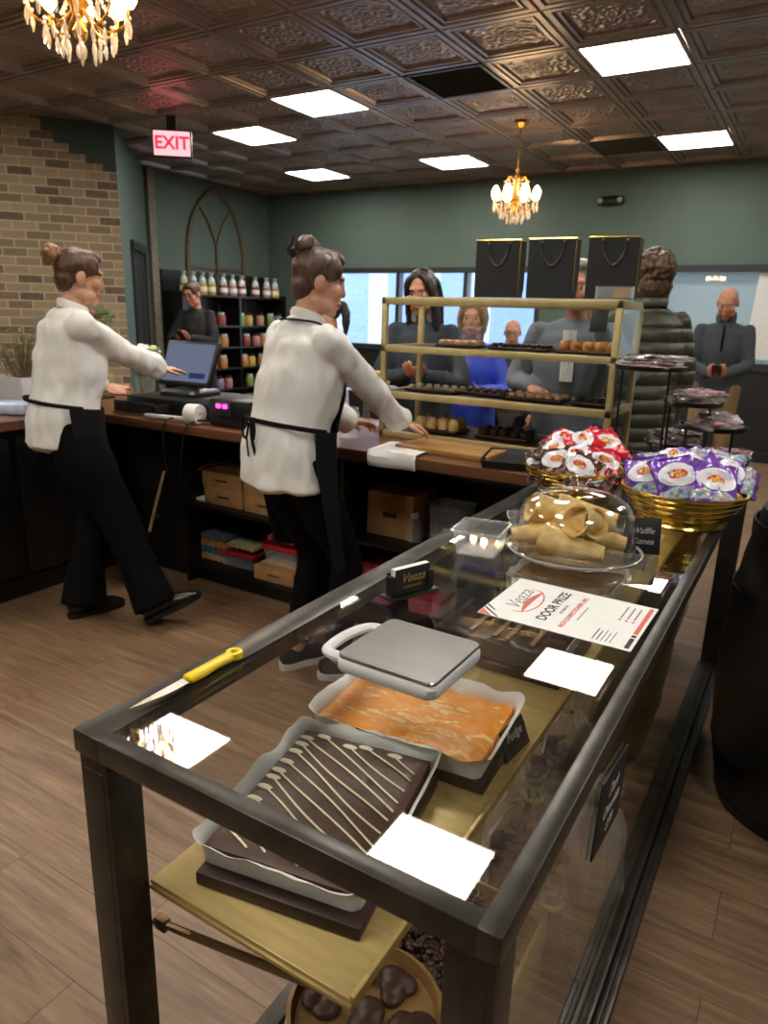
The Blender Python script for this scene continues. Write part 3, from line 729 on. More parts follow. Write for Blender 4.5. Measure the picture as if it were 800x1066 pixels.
# business card holder
t_ = thing('card_holder', 'black business card holder with gold script cards on the glass', 'card holder', (-.622, 1.148, CZ), R(69))
b = MB(); b.b2((-.060, -.021, 0), (.060, .021, .006), .002)
b.b2((-.052, -.013, .006), (-.036, .013, .045), .003); b.b2((.036, -.013, .006), (.052, .013, .045), .003); b.b2((-.05, .008, .006), (.05, .013, .05), .002); b.b2((-.05, -.013, .006), (.05, -.009, .012), .002)
b.build('holder', K['black'], t_)
b = MB(); b.b2((-.044, -.008, .008), (.044, .006, .059), .0005); b.build('card_stack', K['paper'], t_, False)
b = MB(); b.b2((-.044, -.0086, .008), (.044, -.0079, .0592)); b.build('front_card', K['card'], t_, False)
b = MB(); F = lambda z: frame_to(V((1, 0, 0)), V((0, 0, 1)), V((0, -1, 0)), (0, -.0088, z)); add_text(b, 'Veaza', .026, F(.038), shear=.45, extrude=.0001); add_text(b, 'CHOCOLATES', .007, F(.020), extrude=.0001); b.build('lettering', K['goldtxt'], t_, False)
# clear tubs
def tub(label, loc, rz, w, d, h, lid=True):
    t_ = thing('plastic_tub', label, 'plastic tub', loc, rz, 'clear plastic tubs'); b = MB()
    pr = ((.80, .002), (.82, 0), (.97, h*.93), (1.06, h*.95), (1.06, h), (.99, h), (.95, h*.9), (.79, .004))
    b.rings([[V((x, y, z)) for x, y in rrect(w*s, d*s, .012)] for s, z in pr]); b.build('tub', K['acryl'], t_)
    return t_
tub('clear plastic tasting tub standing on the glass behind the card holder', (-.615, 1.475, CZ), R(8), .11, .12, .06)
tub('smaller clear plastic tub on the glass left of the glass dome', (-.60, 1.70, CZ), R(25), .07, .07, .04)
# cake dome with waffle cones
DX, DY = -.425, 1.575
t_ = thing('cake_stand', 'clear glass cake stand with dome covering waffle cones', 'cake stand', (DX, DY, CZ))
b = MB().lathe([(0, .012), (.05, .012), (.13, .012), (.146, .017), (.152, .022), (.154, .020), (.148, .012), (.132, .006), (.07, .006), (.068, .0), (.060, .0), (.06, .006), (0, .006)], n=56); b.build('plate', K['glass'], t_); MB().lathe([(.149, .018), (.1525, .0225), (.155, .021), (.151, .0155), (.149, .018)], n=56).build('plate_rim', film('rim_glass', '#eef2f1', .28, .05), t_)
dp = [(.136, .013), (.137, .04), (.135, .075), (.128, .105), (.112, .130), (.085, .146), (.05, .153), (.02, .156), (.012, .160), (.014, .168), (.022, .176), (.024, .184), (.016, .192), (0, .194)]
K['domeg'] = glass('dome_glass', '#fefefe', 1.55)
b = MB().lathe(dp, n=56); b.lathe([(max(r-.004, 0), z-.002) for r, z in dp[:9]], n=56); b.lathe([(.139, .014), (.142, .017), (.139, .020), (.135, .017), (.139, .014)], n=56); b.build('dome', K['domeg'], t_)
def cone():
    b = MB(); rs = []
    for k in range(10):
        u = k/9; r = .016+.020*u; z = u*.142
        rs.append([V((r*(1+.05*sin(3*a))*cos(a), r*sin(a), z+.006*cos(a)*u)) for a in [2*pi*i/26*1.0 for i in range(26)]])
    rs2 = [[p*1 for p in rg] for rg in rs[::-1]]
    rs2 = [[V((p.x*.86, p.y*.86, p.z)) for p in rg] for rg in rs2]
    b.rings(rs+rs2, cap=False)
    b.box((.0325, 0, .082), (.004, .028, .11), .0015, M.Rotation(R(7.8), 4, 'Y'))
    return b
proto = cone().build('waffle_cone', K['cone'], None)
CN = [(-.07, -.02, .033, 84, 25, 'at the left front under the dome'), (.015, -.07, .033, 84, 185, 'lowest at the front, mouth towards the left'), (.04, .02, .034, 82, 200, 'at the back right, mouth towards the left'),
      (-.02, .06, .034, 86, 160, 'lying at the back left'), (.0, -.02, .075, 80, 330, 'on top in the middle, mouth outwards'), (-.045, .02, .080, 78, 215, 'on top at the left'), (.045, -.02, .080, 76, 250, 'on top at the right, mouth facing the front'), (.01, .045, .08, 84, 190, 'on top at the back')]
for k, (x, y, z, ti, az, l) in enumerate(CN):
    o = proto if k == 0 else dup(proto)
    d = M.Rotation(R(az), 4, 'Z') @ M.Rotation(R(ti), 4, 'Y')
    ctr = d @ V((0, 0, .071))
    d.translation = V((DX+x, DY+y, CZ+z+.012))-ctr; o.matrix_world = d
    tag(o, 'rolled waffle cone '+l, 'waffle cone', 'waffle cones under the glass dome')
script_card('name_card', 'small black easel card with white script right of the glass dome', .084, .086, (-.292, 1.68, CZ), R(-14), R(24), [('Waffle', .020, .055, .3), ('Cones', .020, .030, .3)])
# ---- crinkled candy pouches
def pouch(w, h, th, seed):
    ph = random.Random(seed).uniform(0, 50)
    def S(u, v):  # u,v in -1..1 -> local point, front side
        bx = max(0, 1-abs(u)**2.6); by = max(0, 1-abs(v)**3.2)
        z = th*.5*(bx*by)**.6
        z += .009*NZ.noise(V((u*2.6+ph, v*2.8, 1)))+.0045*NZ.noise(V((u*7+ph, v*6, 2)))
        return V((u*w/2*(1-.05*by), v*h/2*(1-.03*bx), z+.004*sin(v*2.6+ph)))
    return S
def pouch_thing(label, seed, cols, w=.12, h=.15, th=.035, group='', logo=True):
    "cols: film colour, label colour"
    S = pouch(w, h, th, seed); t_ = thing('candy_pouch', label, 'candy bag', group=group)
    N = 20; b = MB(); fr = [[S(-1+2*i/N, -1+2*j/N) for i in range(N+1)] for j in range(N+1)]
    n = N+1
    vs = [p for r in fr for p in r]; vs2 = [V((p.x, p.y, -p.z*.9-.0006)) for p in vs]
    q = [[j*n+i, j*n+i+1, (j+1)*n+i+1, (j+1)*n+i] for j in range(N) for i in range(N)]
    b.mi = []; o = len(vs)
    b.add(vs+vs2, q+[[o+k for k in f[::-1]] for f in q])
    for k, f in enumerate(b.f):
        j = (k % len(q))//N
        b.mi[k] = 1 if (cols[2] and (j < N*.30 and j > 1)) else 0
    b.build('pouch', [cols[0], cols[2] or cols[0]], t_, angle=60)
    if logo:
        def mapd(mb, u0, v0, off):
            m2 = MB(); m2.f = mb.f; m2.mi = mb.mi
            for p in mb.v:
                u, v = u0+p.x/(w/2), v0+p.y/(h/2); m2.v.append(S(u, v)+V((0, 0, off+p.z)))
            return m2
        def disc(rx, ry, bend=0):
            mb = MB(); vs = [V((0, 0, 0))]; fs = []
            for k in range(1, 6):
                for i in range(24): a = 2*pi*i/24; x = rx*k/5*cos(a); vs.append(V((x, ry*k/5*sin(a)+bend*(x*x/(rx*rx)-.4), 0)))
            for i in range(24):
                fs.append([0, 1+i, 1+(i+1) % 24])
                for k in range(4): fs.append([1+k*24+i, 1+(k+1)*24+i, 1+(k+1)*24+(i+1) % 24, 1+k*24+(i+1) % 24])
            return mb.add(vs, fs)
        mapd(disc(w*.45, h*.25), 0, .12, .0024).build('label_oval', cols[1], t_)
        mapd(disc(w*.21, h*.095, -.004), 0, .12, .0034).build('logo_bean', K['beanred'], t_)
        x = MB(); add_text(x, 'Jelly', .0145*w/.12, Z(-.003, .006*w/.12, 0) @ M.Rotation(.15, 4, 'Z'), extrude=0.0001, bold=.0004, shear=.2); add_text(x, 'Belly', .0145*w/.12, Z(.004, -.007*w/.12, 0) @ M.Rotation(.15, 4, 'Z'), extrude=0.0001, bold=.0004, shear=.2)
        mapd(x, 0, .12, .0040).build('lettering', K['beanyel'], t_, False)
    return t_
K['beanred'] = mat('red_bean_print', '#d8401f', .4, 0, .1, 60); K['beanyel'] = mat('yellow_print', '#f5d542', .4, 0, .01)
K['purple'] = mat('purple_film', '#7a4fb0', .18, .15, .12, 20, .15); K['red'] = mat('red_film', '#cf2a3c', .2, .1, .08, 20, .15)
K['brownf'] = mat('brown_film', '#4a3530', .2, .2, .15, 20, .2); K['whitef'] = mat('white_film', '#e6e3ea', .25, 0, .03, 20, .1)
t = NT('candy_window'); tc = t.n('TexCoord'); vo = t.n('TexVoronoi', i_Vector=(tc, 3), i_Scale=95.0)
K['beans'] = t.surf(t.bsdf(t.mix(.45, (vo, 1), lin('#9a8fa8')), .2, 0, t.math('SUBTRACT', 1.0, (vo, 0)), .5, .004))
K['chocw'] = mat('chocolate_window', '#6b4a3a', .25, 0, .3, 60, .3)
def bucket(label, x, y, rb, rt, h, handle=True):
    t_ = thing('brass_bucket', label, 'bucket', (x, y, CZ), 0, 'polished brass buckets')
    p = [(0, .004), (rb*.9, .004), (rb*1.02, 0), (rb*1.06, .006), (rb*1.02, .014), (rb*.98, .018)]
    n = 24
    for k in range(n+1):
        u = k/n; p.append((rb+(rt-rb)*u**.7+.0055*abs(sin(u*4*pi)), .02+(h-.03)*u))
    p += [(rt+.006, h-.008), (rt+.007, h-.002), (rt, h), (rt-.006, h-.006), (rb*.96, .02), (0, .012)]
    MB().lathe(p, n=64).build('bucket', K['gold'], t_, angle=50)
    return t_
bucket('polished brass bucket filled with purple candy bags', -.265, 2.04, .108, .158, .098)
bucket('polished brass bucket filled with red and brown candy bags', -.615, 2.20, .105, .150, .085)
def place(t_, x, y, z, az, ti, roll=0):
    # pouch's front faces direction az (degrees from +x) tilted back by ti
    f = V((cos(R(az))*cos(R(ti)), sin(R(az))*cos(R(ti)), sin(R(ti))))
    sd = V((0, 0, 1)).cross(f).normalized(); up = f.cross(sd)
    m = frame_to(sd, up, f, (x, y, z)) @ M.Rotation(R(roll), 4, 'Z'); t_.matrix_world = m
PUR = (K['purple'], K['whitef'], K['beans'])
pl = [(-.285, 1.965, 1.058, -70, 38, 10, 'front and centre with a full oval logo'), (-.195, 1.985, 1.055, -62, 40, -8, 'front right with a full oval logo'), (-.37, 2.015, 1.045, -95, 40, 14, 'at the left edge of the bucket'),
      (-.27, 2.07, 1.085, -75, 55, 80, 'lying on top in the middle'), (-.165, 2.07, 1.07, -40, 50, 30, 'at the right edge of the bucket'), (-.33, 2.10, 1.085, -80, 65, -40, 'on top at the back left'), (-.20, 2.13, 1.08, -70, 60, 100, 'on top at the back right'), (-.28, 2.05, 1.02, -80, 80, 5, 'deep in the middle of the bucket')]
for k, (x, y, z, az, ti, ro, l) in enumerate(pl):
    p = pouch_thing('purple candy bag '+l, 100+k, PUR, group='purple candy bags in the brass bucket'); place(p, x+.005, y+.035, z-.018, az, ti+6, ro*1.6)
REDC = (K['red'], K['whitef'], K['red']); BRN = (K['brownf'], K['whitef'], K['chocw'])
rl = [(-.60, 2.22, 1.088, -70, 60, 75, 'red', 'lying on top in the middle'), (-.535, 2.24, 1.08, -60, 45, 15, 'red', 'on top at the right with white label'), (-.665, 2.24, 1.085, -95, 65, 60, 'red', 'on top at the left'), (-.60, 2.30, 1.095, -80, 70, 110, 'red', 'on top at the back'), (-.52, 2.15, 1.035, -45, 45, -20, 'red', 'at the right edge of the bucket'),
      (-.715, 2.16, 1.02, -110, 40, 30, 'brown', 'at the left edge of the bucket'), (-.645, 2.105, 1.03, -90, 42, 12, 'brown', 'front left with white label'), (-.575, 2.085, 1.025, -75, 45, -25, 'brown', 'front and centre'), (-.67, 2.16, 1.055, -90, 55, 60, 'brown', 'above the front left one'), (-.595, 2.14, 1.055, -80, 55, 14, 'brown', 'in the middle just below the red ones'), (-.52, 2.11, 1.01, -55, 45, 40, 'brown', 'at the front right')]
for k, (x, y, z, az, ti, ro, c, l) in enumerate(rl):
    p = pouch_thing(c+' candy bag '+l, 200+k, REDC if c == 'red' else BRN, .11, .135, .03, group=c+' candy bags in the rear brass bucket'); place(p, x, y+.01, z-.012, az, ti+8, ro*1.3)
# tiered stand with cellophane packs
t_ = thing('tiered_stand', 'black tiered metal stand carrying trays of cellophane packs', 'display stand', (-.40, 2.82, CZ))
TR = [(-.535, 2.78, 1.283, .125, 'highest'), (-.375, 2.80, 1.165, .10, 'second highest'), (-.30, 2.82, 1.083, .115, 'third highest'), (-.44, 2.88, 1.0, .10, 'fourth highest'), (-.27, 2.92, .945, .10, 'lowest')]
for x, y, z, r, _ in TR:
    for a in (200, 320): MB().tube([(x+cos(R(a))*r*.8+.40, y+sin(R(a))*r*.5-2.82, 0.004), (x+cos(R(a))*r*.8+.40, y+sin(R(a))*r*.5-2.82, z-CZ)], .0045, 8).build('post', K['black'], t_)
MB().b2((-.20, -.10, 0), (.20, .17, .006), .002).build('base', K['black'], t_)
for k, (x, y, z, r, l) in enumerate(TR):
    MB().lathe([(0, z-CZ), (r*.96, z-CZ), (r, z-CZ+.012), (r+.003, z-CZ+.012), (r*.98, z-CZ-.004), (0, z-CZ-.004)], (x+.40, y-2.82, 0), 36).build('tray', K['black'], t_)
K['cellop'] = film('cellophane_pack', '#cdbfc0', .16, .1)
K['pink'] = mat('pink_candy', '#c0848a', .4, 0, .2, 40, .2)
for k, (x, y, z, r, l) in enumerate(TR):
    for q in range(3):
        p = thing('candy_pack', '%s cellophane chocolate pack on the %s tray of the stand' % (['lower', 'middle', 'upper'][q], l), 'candy pack', (x+(q-1)*.012, y+(q-1)*.01, z+.003+q*.016), R(18*q-15+k*40), 'cellophane packs on the tiered stand')
        S = pouch(r*1.9, r*1.3, .02, 300+k*5+q); N = 14; n = N+1
        vs = [S(-1+2*i/N, -1+2*j/N) for j in range(N+1) for i in range(N+1)]; lo = [V((v.x, v.y, .0005)) for v in vs]
        vs = [V((v.x, v.y, max(v.z, .001)+.004)) for v in vs]
        qd = [[j*n+i, j*n+i+1, (j+1)*n+i+1, (j+1)*n+i] for j in range(N) for i in range(N)]
        MB().add(vs+lo, qd+[[len(vs)+t for t in f[::-1]] for f in qd]).build('wrapper', K['cellop'], p, angle=30)
        b = MB(); rnd = random.Random(k*7+q)
        for s in range(13): b.box((rnd.uniform(-.7, .7)*r, rnd.uniform(-.4, .4)*r, .009), (.045, .03, .010), .002, rnd.uniform(0, 3), 1)
        b.build('chocolates', K['choc'] if (k+q) % 3 else K['pink'], p)
# dark barrels on the right
t_ = thing('barrel', 'dark wooden barrel standing on the floor at the right edge, nearer one', 'barrel', (.178, 2.32, 0), 0, 'dark barrels')
BP = [(.255, .0), (.285, .15), (.305, .32), (.312, .47), (.305, .62), (.285, .79), (.255, .94)]
MB().lathe(BP+[(.235, .94), (.235, .915), (0, .915)], n=48).build('staves', K['blackwood'], t_)
K['hoop'] = mat('barrel_hoop', '#2d2b29', .35, .7)
for z, r in ((.03, .262), (.2, .294), (.66, .303), (.86, .274)): MB().lathe([(r-.004, z), (r+.003, z), (r+.003, z+.045), (r-.004, z+.045)], n=48).build('hoop', K['hoop'], t_)
dup(t_, (.235, 3.22, 0), 0, 'dark wooden barrel mostly hidden behind the nearer barrel, beside the tiered stand')
o = MB().lathe([(0, .0), (.2, .0), (.21, .01), (.2, .02), (0, .02)], n=40).build('barrel_tray', K['black'], None); o.location = (.178, 2.32, .941); tag(o, 'round black tray lying on top of the dark barrel', 'tray')
# ------------------------------------------------------------------ service counter
WT = .91; WY0, WY1 = 2.40, 3.18; WX0, WX1 = -3.25, -.80
b = MB(); b.prism([(WX1, WY0), (WX1, WY1), (-3.98, WY1), (-3.98, .1), (WX0, .1), (WX0, WY0)], WT-.045, WT)
o = b.build('worktop', K['worktop'], None, False)
m_ = o.modifiers.new('b', 'BEVEL'); m_.width = .004; m_.segments = 2
tag(o, 'brown wooden L-shaped worktop of the service counter', 'worktop')
FY = 2.60
t_ = thing('counter_cabinet', 'long black open-shelved base cabinet under the wooden worktop', 'cabinet', (-1.95, 2.85, 0))
b = MB(); b.b2((WX0-.06, 3.12, 0), (WX1+.02, 3.15, WT-.045)); b.b2((WX0, FY+.06, 0), (WX1, FY+.08, .085)); b.b2((WX0, FY-.0, WT-.105), (WX1, FY+.02, WT-.045))
for x in (-3.25, -2.80, -1.78, -.83): b.b2((x-.012, FY, 0), (x+.012, 3.12, WT-.045))
b.b2((-3.25, FY+.005, .085), (-2.80, FY+.02, WT-.105), .002)
b.build('carcass', K['blackwood'], t_, world=True)
for x0, x1 in ((-2.788, -1.792), (-1.768, -.842)):
    for z in (.425, .085): MB().b2((x0, FY+.01, z), (x1, 3.12, z+.02), .001).build('shelf', K['blackwood'], t_, world=True)
MB().lathe([(0, 0), (.014, 0), (.014, .01), (0, .012)], n=14).build('knob', K['steel'], t_).matrix_basis = M.Translation(V((-3.02+1.95, FY+.003-2.85, .33))) @ M.Rotation(R(90), 4, 'X')
t_ = thing('side_cabinet', 'black base cabinet under the left arm of the worktop', 'cabinet', (-3.6, 1.3, 0))
b = MB(); b.b2((-3.95, .12, 0), (-3.32, 3.11, WT-.046)); b.b2((-3.34, .12, .08), (-3.30, 2.58, .1))
b.build('carcass', K['blackwood'], t_, world=True)
for k in range(4):
    y = .2+k*.6; MB().b2((-3.318, y, .12), (-3.30, y+.56, WT-.09), .003).build('door', K['black'], t_, world=True)
# shelf contents
Y0 = FY+.05
def carton(label, c, d, rz=0, group='kraft cartons on the counter shelf', flaps=False):
    t_ = thing('carton', label, 'carton', (c[0], c[1], c[2]), rz, group)
    MB().box((0, 0, d[2]/2), d, .002).build('box', K['cardboard'], t_)
    b = MB(); b.box((0, -d[1]/2-.0006, d[2]*.5), (d[0]*.3, .0008, d[2]*.12)); b.build('print', K['ink'], t_, False)
    MB().box((0, 0, d[2]+.0004), (d[0]*.99, .05, .0008)).build('tape', mat('parcel_tape', '#c9a878', .3) if 'parcel_tape' not in bpy.data.materials else bpy.data.materials['parcel_tape'], t_, False)
    if flaps: MB().box((-d[0]/2-.020, 0, d[2]+.006), (.05, d[1]*.95, .004), 0, M.Rotation(R(-38), 4, 'Y')).build('flap', K['cardboard'], t_, False)
    return t_
SX = 0
carton('brown kraft carton, lower left of the four on the upper counter shelf', (-2.59, Y0+.13, .446), (.27, .22, .09))
carton('brown kraft carton, lower right of the four on the upper counter shelf', (-2.30, Y0+.12, .446), (.27, .22, .09), R(-2))
carton('brown kraft carton with raised flap, upper left of the four on the shelf', (-2.60, Y0+.13, .537), (.27, .22, .085), R(1), flaps=True)
carton('brown kraft carton, upper right of the four on the upper counter shelf', (-2.31, Y0+.13, .537), (.27, .22, .085))
carton('brown carton on the upper counter shelf right of the working woman', (-1.60, Y0+.2, .446), (.25, .24, .21))
carton('flat brown carton at the bottom shelf below the pink candy packs', (-2.22, Y0+.06, .106), (.26, .16, .075))
o = MB().box((0, 0, .008), (.17, .2, .016), .004).build('paper_stack', K['paper'], None); o.location = (-2.765, Y0+.12, .446); tag(o, 'stack of white paper left of the kraft cartons', 'paper')
cols = ['#5b5f6e', '#c08a4a', '#3f6f8f', '#d8a777']; nms = ['grey', 'orange', 'blue', 'tan']
for r in range(4):
    m = mat('candy_roll_'+nms[r], cols[3-r] if False else cols[r], .4)
    for q in range(5):
        o = MB().lathe([(0, 0), (.0175, 0), (.019, .003), (.019, .115), (.0175, .118), (0, .118)], n=14).build('candy_roll', m, None)
        o.location = (-2.775+q*.038, Y0+.16, .127+(3-r)*.0385); o.rotation_euler = (R(90), 0, 0)
        tag(o, '%s of five %s wrapped candy rolls stacked on the bottom shelf' % (['leftmost', 'second from left', 'middle', 'second from right', 'rightmost'][q], nms[r]), 'candy roll', 'stacked candy rolls on the bottom shelf')
K['redtub'] = mat('red_plastic', '#b3262c', .3); K['pinkroll'] = mat('pink_wrapper', '#d9657c', .35); K['greenroll'] = mat('pale_green_wrapper', '#b9b585', .35)
def rtub(x, y, z, l, roll, n, what):
    t_ = thing('candy_tub', l, 'candy tub', (x, y, z), 0, 'red rimmed tubs on the bottom shelf')
    b = MB(); b.rings([[V((u*s, v*s, h)) for u, v in rrect(.25, .19, .03)] for s, h in ((.8, .002), (.82, 0), (.97, .07), (.94, .07), (.8, .006))]); b.build('tub', K['acryl'], t_)
    b = MB(); b.rings([[V((u*s, v*s, h)) for u, v in rrect(.25, .19, .03)] for s, h in ((1.02, .07), (1.03, .09), (.97, .092), (.94, .072))]); b.build('rim', K['redtub'], t_)
    for q in range(n):
        c = MB().lathe([(0, 0), (.016, 0), (.018, .003), (.018, .10), (.016, .103), (0, .103)], n=12).build('candy_roll', roll, None)
        c.location = (x-.09+q*.036, y+.05, z+.096+.018); c.rotation_euler = (R(90), 0, 0)
        tag(c, '%s %s resting across the red-rimmed tub' % (ORD[q], what), 'candy roll', what+' rolls')
rtub(-2.53, Y0+.12, .106, 'red-rimmed clear tub under the pale green candy rolls', K['greenroll'], 6, 'pale green wrapped candy roll from the left')
rtub(-2.25, Y0+.15, .182, 'red-rimmed clear tub under the pink candy rolls', K['pinkroll'], 6, 'pink wrapped candy roll from the left')
for k, (x, z) in enumerate(((-1.66, .106), (-1.66, .205), (-1.40, .106))):
    t_ = thing('candy_tub', ['red-lidded tub low on the shelf right of the aproned woman', 'red-lidded tub stacked on another right of the aproned woman', 'red-lidded tub furthest right on the bottom shelf'][k], 'candy tub', (x, Y0+.14, z), 0, 'red lidded tubs on the bottom shelf')
    b = MB(); b.rings([[V((u*s, v*s, h)) for u, v in rrect(.2, .16, .03)] for s, h in ((.85, 0), (.95, .075))]); b.build('tub', K['pinkroll'], t_)
    b = MB(); b.rings([[V((u*s, v*s, h)) for u, v in rrect(.2, .16, .03)] for s, h in ((1, .075), (1.0, .09), (.9, .096))]); b.build('lid', K['redtub'], t_)
for k, (x, w, h, l) in enumerate(((-1.30, .17, .20, 'large clear plastic container on the upper shelf under the worktop, furthest right'), (-1.30, .15, .05, '')) ):
    if not l: continue
    t_ = thing('plastic_container', l, 'container', (x, Y0+.12, .446)); b = MB()
    b.rings([[V((u*s, v*s, z)) for u, v in rrect(w, w*.9, .02)] for s, z in ((.88, 0), (.98, h*.9), (1.03, h*.92), (1.03, h), (.97, h), (.93, h*.9), (.84, .006))]); b.build('container', K['acryl'], t_)
    rnd = random.Random(3); b = MB()
    for q in range(16): b.ell((rnd.uniform(-.05, .05), rnd.uniform(-.05, .05), .02+rnd.uniform(0, .05)), (.02, .018, .014), nu=8, nv=6)
    put(fuse(b, .005, 1), 'white_contents', K['white'], t_, False)
t_ = thing('plastic_bottle', 'small white-capped clear bottle left of the large clear container', 'bottle', (-1.48, Y0+.1, .446))
MB().lathe([(0, 0), (.034, 0), (.036, .01), (.036, .09), (.02, .108), (.018, .115)], n=20).build('bottle', K['acryl'], t_); MB().lathe([(.021, .108), (.022, .135), (0, .136)], n=18).build('cap', K['white'], t_)
o = MB().box((0, 0, .01), (.26, .2, .02), .008).build('folded_wrap', K['cello'], None); o.location = (-1.53, Y0+.28, .446); tag(o, 'folded clear wrap lying on the upper shelf behind the small bottle', 'wrap')
t_ = thing('wooden_rod', 'thin pale wooden rod leaning against the black counter panel', 'rod', (-3.0, 2.5, 0))
MB().tube([(.0, .02, .27), (.06, .093, .60)], .009, 10).build('rod', mat('pale_wood_rod', '#b79a72', .5), t_); MB().tube([(-.05, -.04, .0), (.0, .02, .27)], .006, 8).build('rod_tip', K['black'], t_)
# till: cash drawer, touch screen, printer
t_ = thing('cash_drawer', 'black metal cash drawer under the touch screen, till pulled out', 'cash drawer', (-2.86, 2.76, WT+.001))
MB().b2((-.30, -.20, .0), (.36, .26, .085), .005).build('case', K['black'], t_)
b = MB(); b.b2((-.28, -.30, .012), (.02, -.19, .018)); b.b2((-.28, -.30, .012), (.02, -.288, .07), .002); b.b2((-.28, -.3, .012), (-.268, -.19, .06)); b.b2((.008, -.3, .012), (.02, -.19, .06)); b.b2((-.16, -.29, .018), (-.15, -.2, .05))
b.build('drawer', K['card'], t_); b = MB(); b.b2((-.285, -.308, .002), (.025, -.298, .014)); b.build('rail', K['steel'], t_)
t_ = thing('touch_screen', 'black point-of-sale touch screen tilted on a stand beside the cashier', 'touch screen', (-2.93, 2.80, WT+.087), R(4))
b = MB(); rs = [[V((x, y, z)) for x, y in rrect(.26*s, .24*s, .04)] for s, z in ((1, 0), (1.0, .015), (.9, .03), (.5, .04))]; b.rings(rs); b.limb([(0, .04, .03), (0, .06, .10), (0, .05, .15)], [(.05, .02)]*3, side=(1, 0, 0)); b.build('stand', K['black'], t_)
X = M.Translation(V((0, .0, .165))) @ M.Rotation(R(-24), 4, 'X')
b = MB(); b.X = X; b.b2((-.18, -.012, -.125), (.18, .018, .125), .008); b.build('tablet', K['black'], t_)
t = NT('screen_glow'); K['screen'] = t.surf(t.bsdf(lin('#20232c'), .12, 0, None, Emission_Color=lin('#77829c'), Emission_Strength=.30))
b = MB(); b.X = X; b.b2((-.163, -.0135, -.105), (.163, -.0122, .108)); b.build('display', K['screen'], t_, False)
b = MB(); b.X = X; b.b2((.03, -.0145, -.085), (.14, -.0136, -.055)); b.build('screen_button', emit('screen_button_glow', '#3c4a86', .25), t_, False)
t_ = thing('receipt_printer', 'black receipt printer with two pink indicator lights on the counter', 'printer', (-2.36, 2.58, WT+.001))
b = MB(); b.b2((-.12, -.10, 0), (.13, .13, .13), .012); b.build('body', K['black'], t_); b = MB(); b.b2((-.07, -.112, .05), (.03, -.1, .12), .006); b.build('scanner_window', K['card'], t_)
for x in (-.042, -.0): MB().box((x, -.114, .10), (.028, .006, .02), .003).build('indicator', emit('pink_led', '#ff2fa0', 3.5) if 'pink_led' not in bpy.data.materials else bpy.data.materials['pink_led'], t_)
t_ = thing('receipt_roll', 'white receipt paper roll lying on the counter left of the printer', 'paper roll', (-2.55, 2.455, WT+.05), R(8))
b = MB().lathe([(.012, -.035), (.047, -.035), (.048, -.033), (.048, .033), (.047, .035), (.012, .035), (.012, -.035)], n=32); b.X = None
o = b.build('roll', K['paper'], t_); o.rotation_euler = (0, R(90), 0)
MB().b2((-.30, -.012, -.035), (-.035, .012, -.02), .003).build('paper_strip', K['white'], t_)
for k, (x, p) in enumerate(((-2.66, [(-2.66, 2.47, .93), (-2.68, 2.39, .92), (-2.70, 2.385, .80), (-2.74, 2.45, .6), (-2.76, 2.56, .5)]), (-2.56, [(-2.5, 2.5, .93), (-2.53, 2.39, .92), (-2.57, 2.38, .78), (-2.66, 2.45, .62), (-2.70, 2.56, .5)]))):
    o = MB().tube(p, .005, 8).build('cable', K['black'], None); tag(o, ['black cable hanging over the counter edge, left one of two', 'black cable hanging over the counter edge, right one of two'][k], 'cable', 'cables hanging from the till')
# things on the worktop right of the second woman
t_ = thing('parchment_sheet', 'white parchment sheet draped over the front edge of the worktop', 'parchment', (-1.42, 2.45, WT))
b = MB(); N = 12; vs = []
for j in range(N+1):
    for i in range(N+1):
        u, v = i/N, j/N; y = .16-.28*v; x = -.11+.22*u+.02*v
        z = .012+.006*NZ.noise(V((u*4, v*4, 3)))
        if y < -.055: d = -.055-y; z = .008-d*.9; y = -.066-.010*sin(u*6); 
        vs.append((x, y, z))
n = N+1; b.add(vs, [[j*n+i, j*n+i+1, (j+1)*n+i+1, (j+1)*n+i] for j in range(N) for i in range(N)])
o = b.build('sheet', K['parch'], t_); o.modifiers.new('s', 'SOLIDIFY').thickness = .001
o = MB().box((0, 0, .012), (.42, .24, .024), .004).build('cutting_board', wood('light_board', '#8a6236', '#b58a52', .4), None); o.location = (-1.24, 2.62, WT); o.rotation_euler = (0, 0, R(-3)); tag(o, 'pale wooden cutting board on the worktop under the reaching hand', 'cutting board')
t_ = thing('serving_tray', 'black rectangular serving tray at the right end of the worktop', 'tray', (-.955, 2.55, WT+.001), R(14))
b = MB(); b.rings([[V((u*s, v*s, z)) for u, v in rrect(.21, .30, .02)] for s, z in ((.9, .003), (.92, 0), (1.0, .028), (1.02, .03), (.98, .03), (.9, .008))]); b.build('tray', K['card'], t_)
def plate_of(label, x, y, z, w, d, n, seed, col, cat='tray', item='chocolate', r=.016, h=.012, group='', rz=0, rows=2, base='board'):
    t_ = thing('display_tray', label, cat, (x, y, z), rz, 'trays in the brass display'); MB().box((0, 0, .006), (w, d, .012), .003).build('tray', K[base], t_)
    rnd = random.Random(seed); per = n//rows; m = M.Translation(V((x, y, z))) @ M.Rotation(rz, 4, 'Z')
    p0 = None
    for q in range(n):
        i, j = q % per, q//per
        if p0 is None:
            b = MB(); b.lathe([(0, 0), (r*.9, 0), (r, h*.35), (r*.92, h*.8), (r*.5, h*1.05), (0, h*1.08)], n=14); p0 = b.build(item.replace(' ', '_'), K[col], None); o = p0
        else: o = dup(p0)
        o.location = m @ V((-w/2+w*(i+.5)/per, -d/2+d*(j+.5)/rows, .0125)); o.rotation_euler = (0, 0, rnd.uniform(0, 3))
        tag(o, '%s %s from the left, %s row, %s' % (ORD[i], item, ['front', 'rear'][j], group), item.split()[-1], item+'s, '+group)
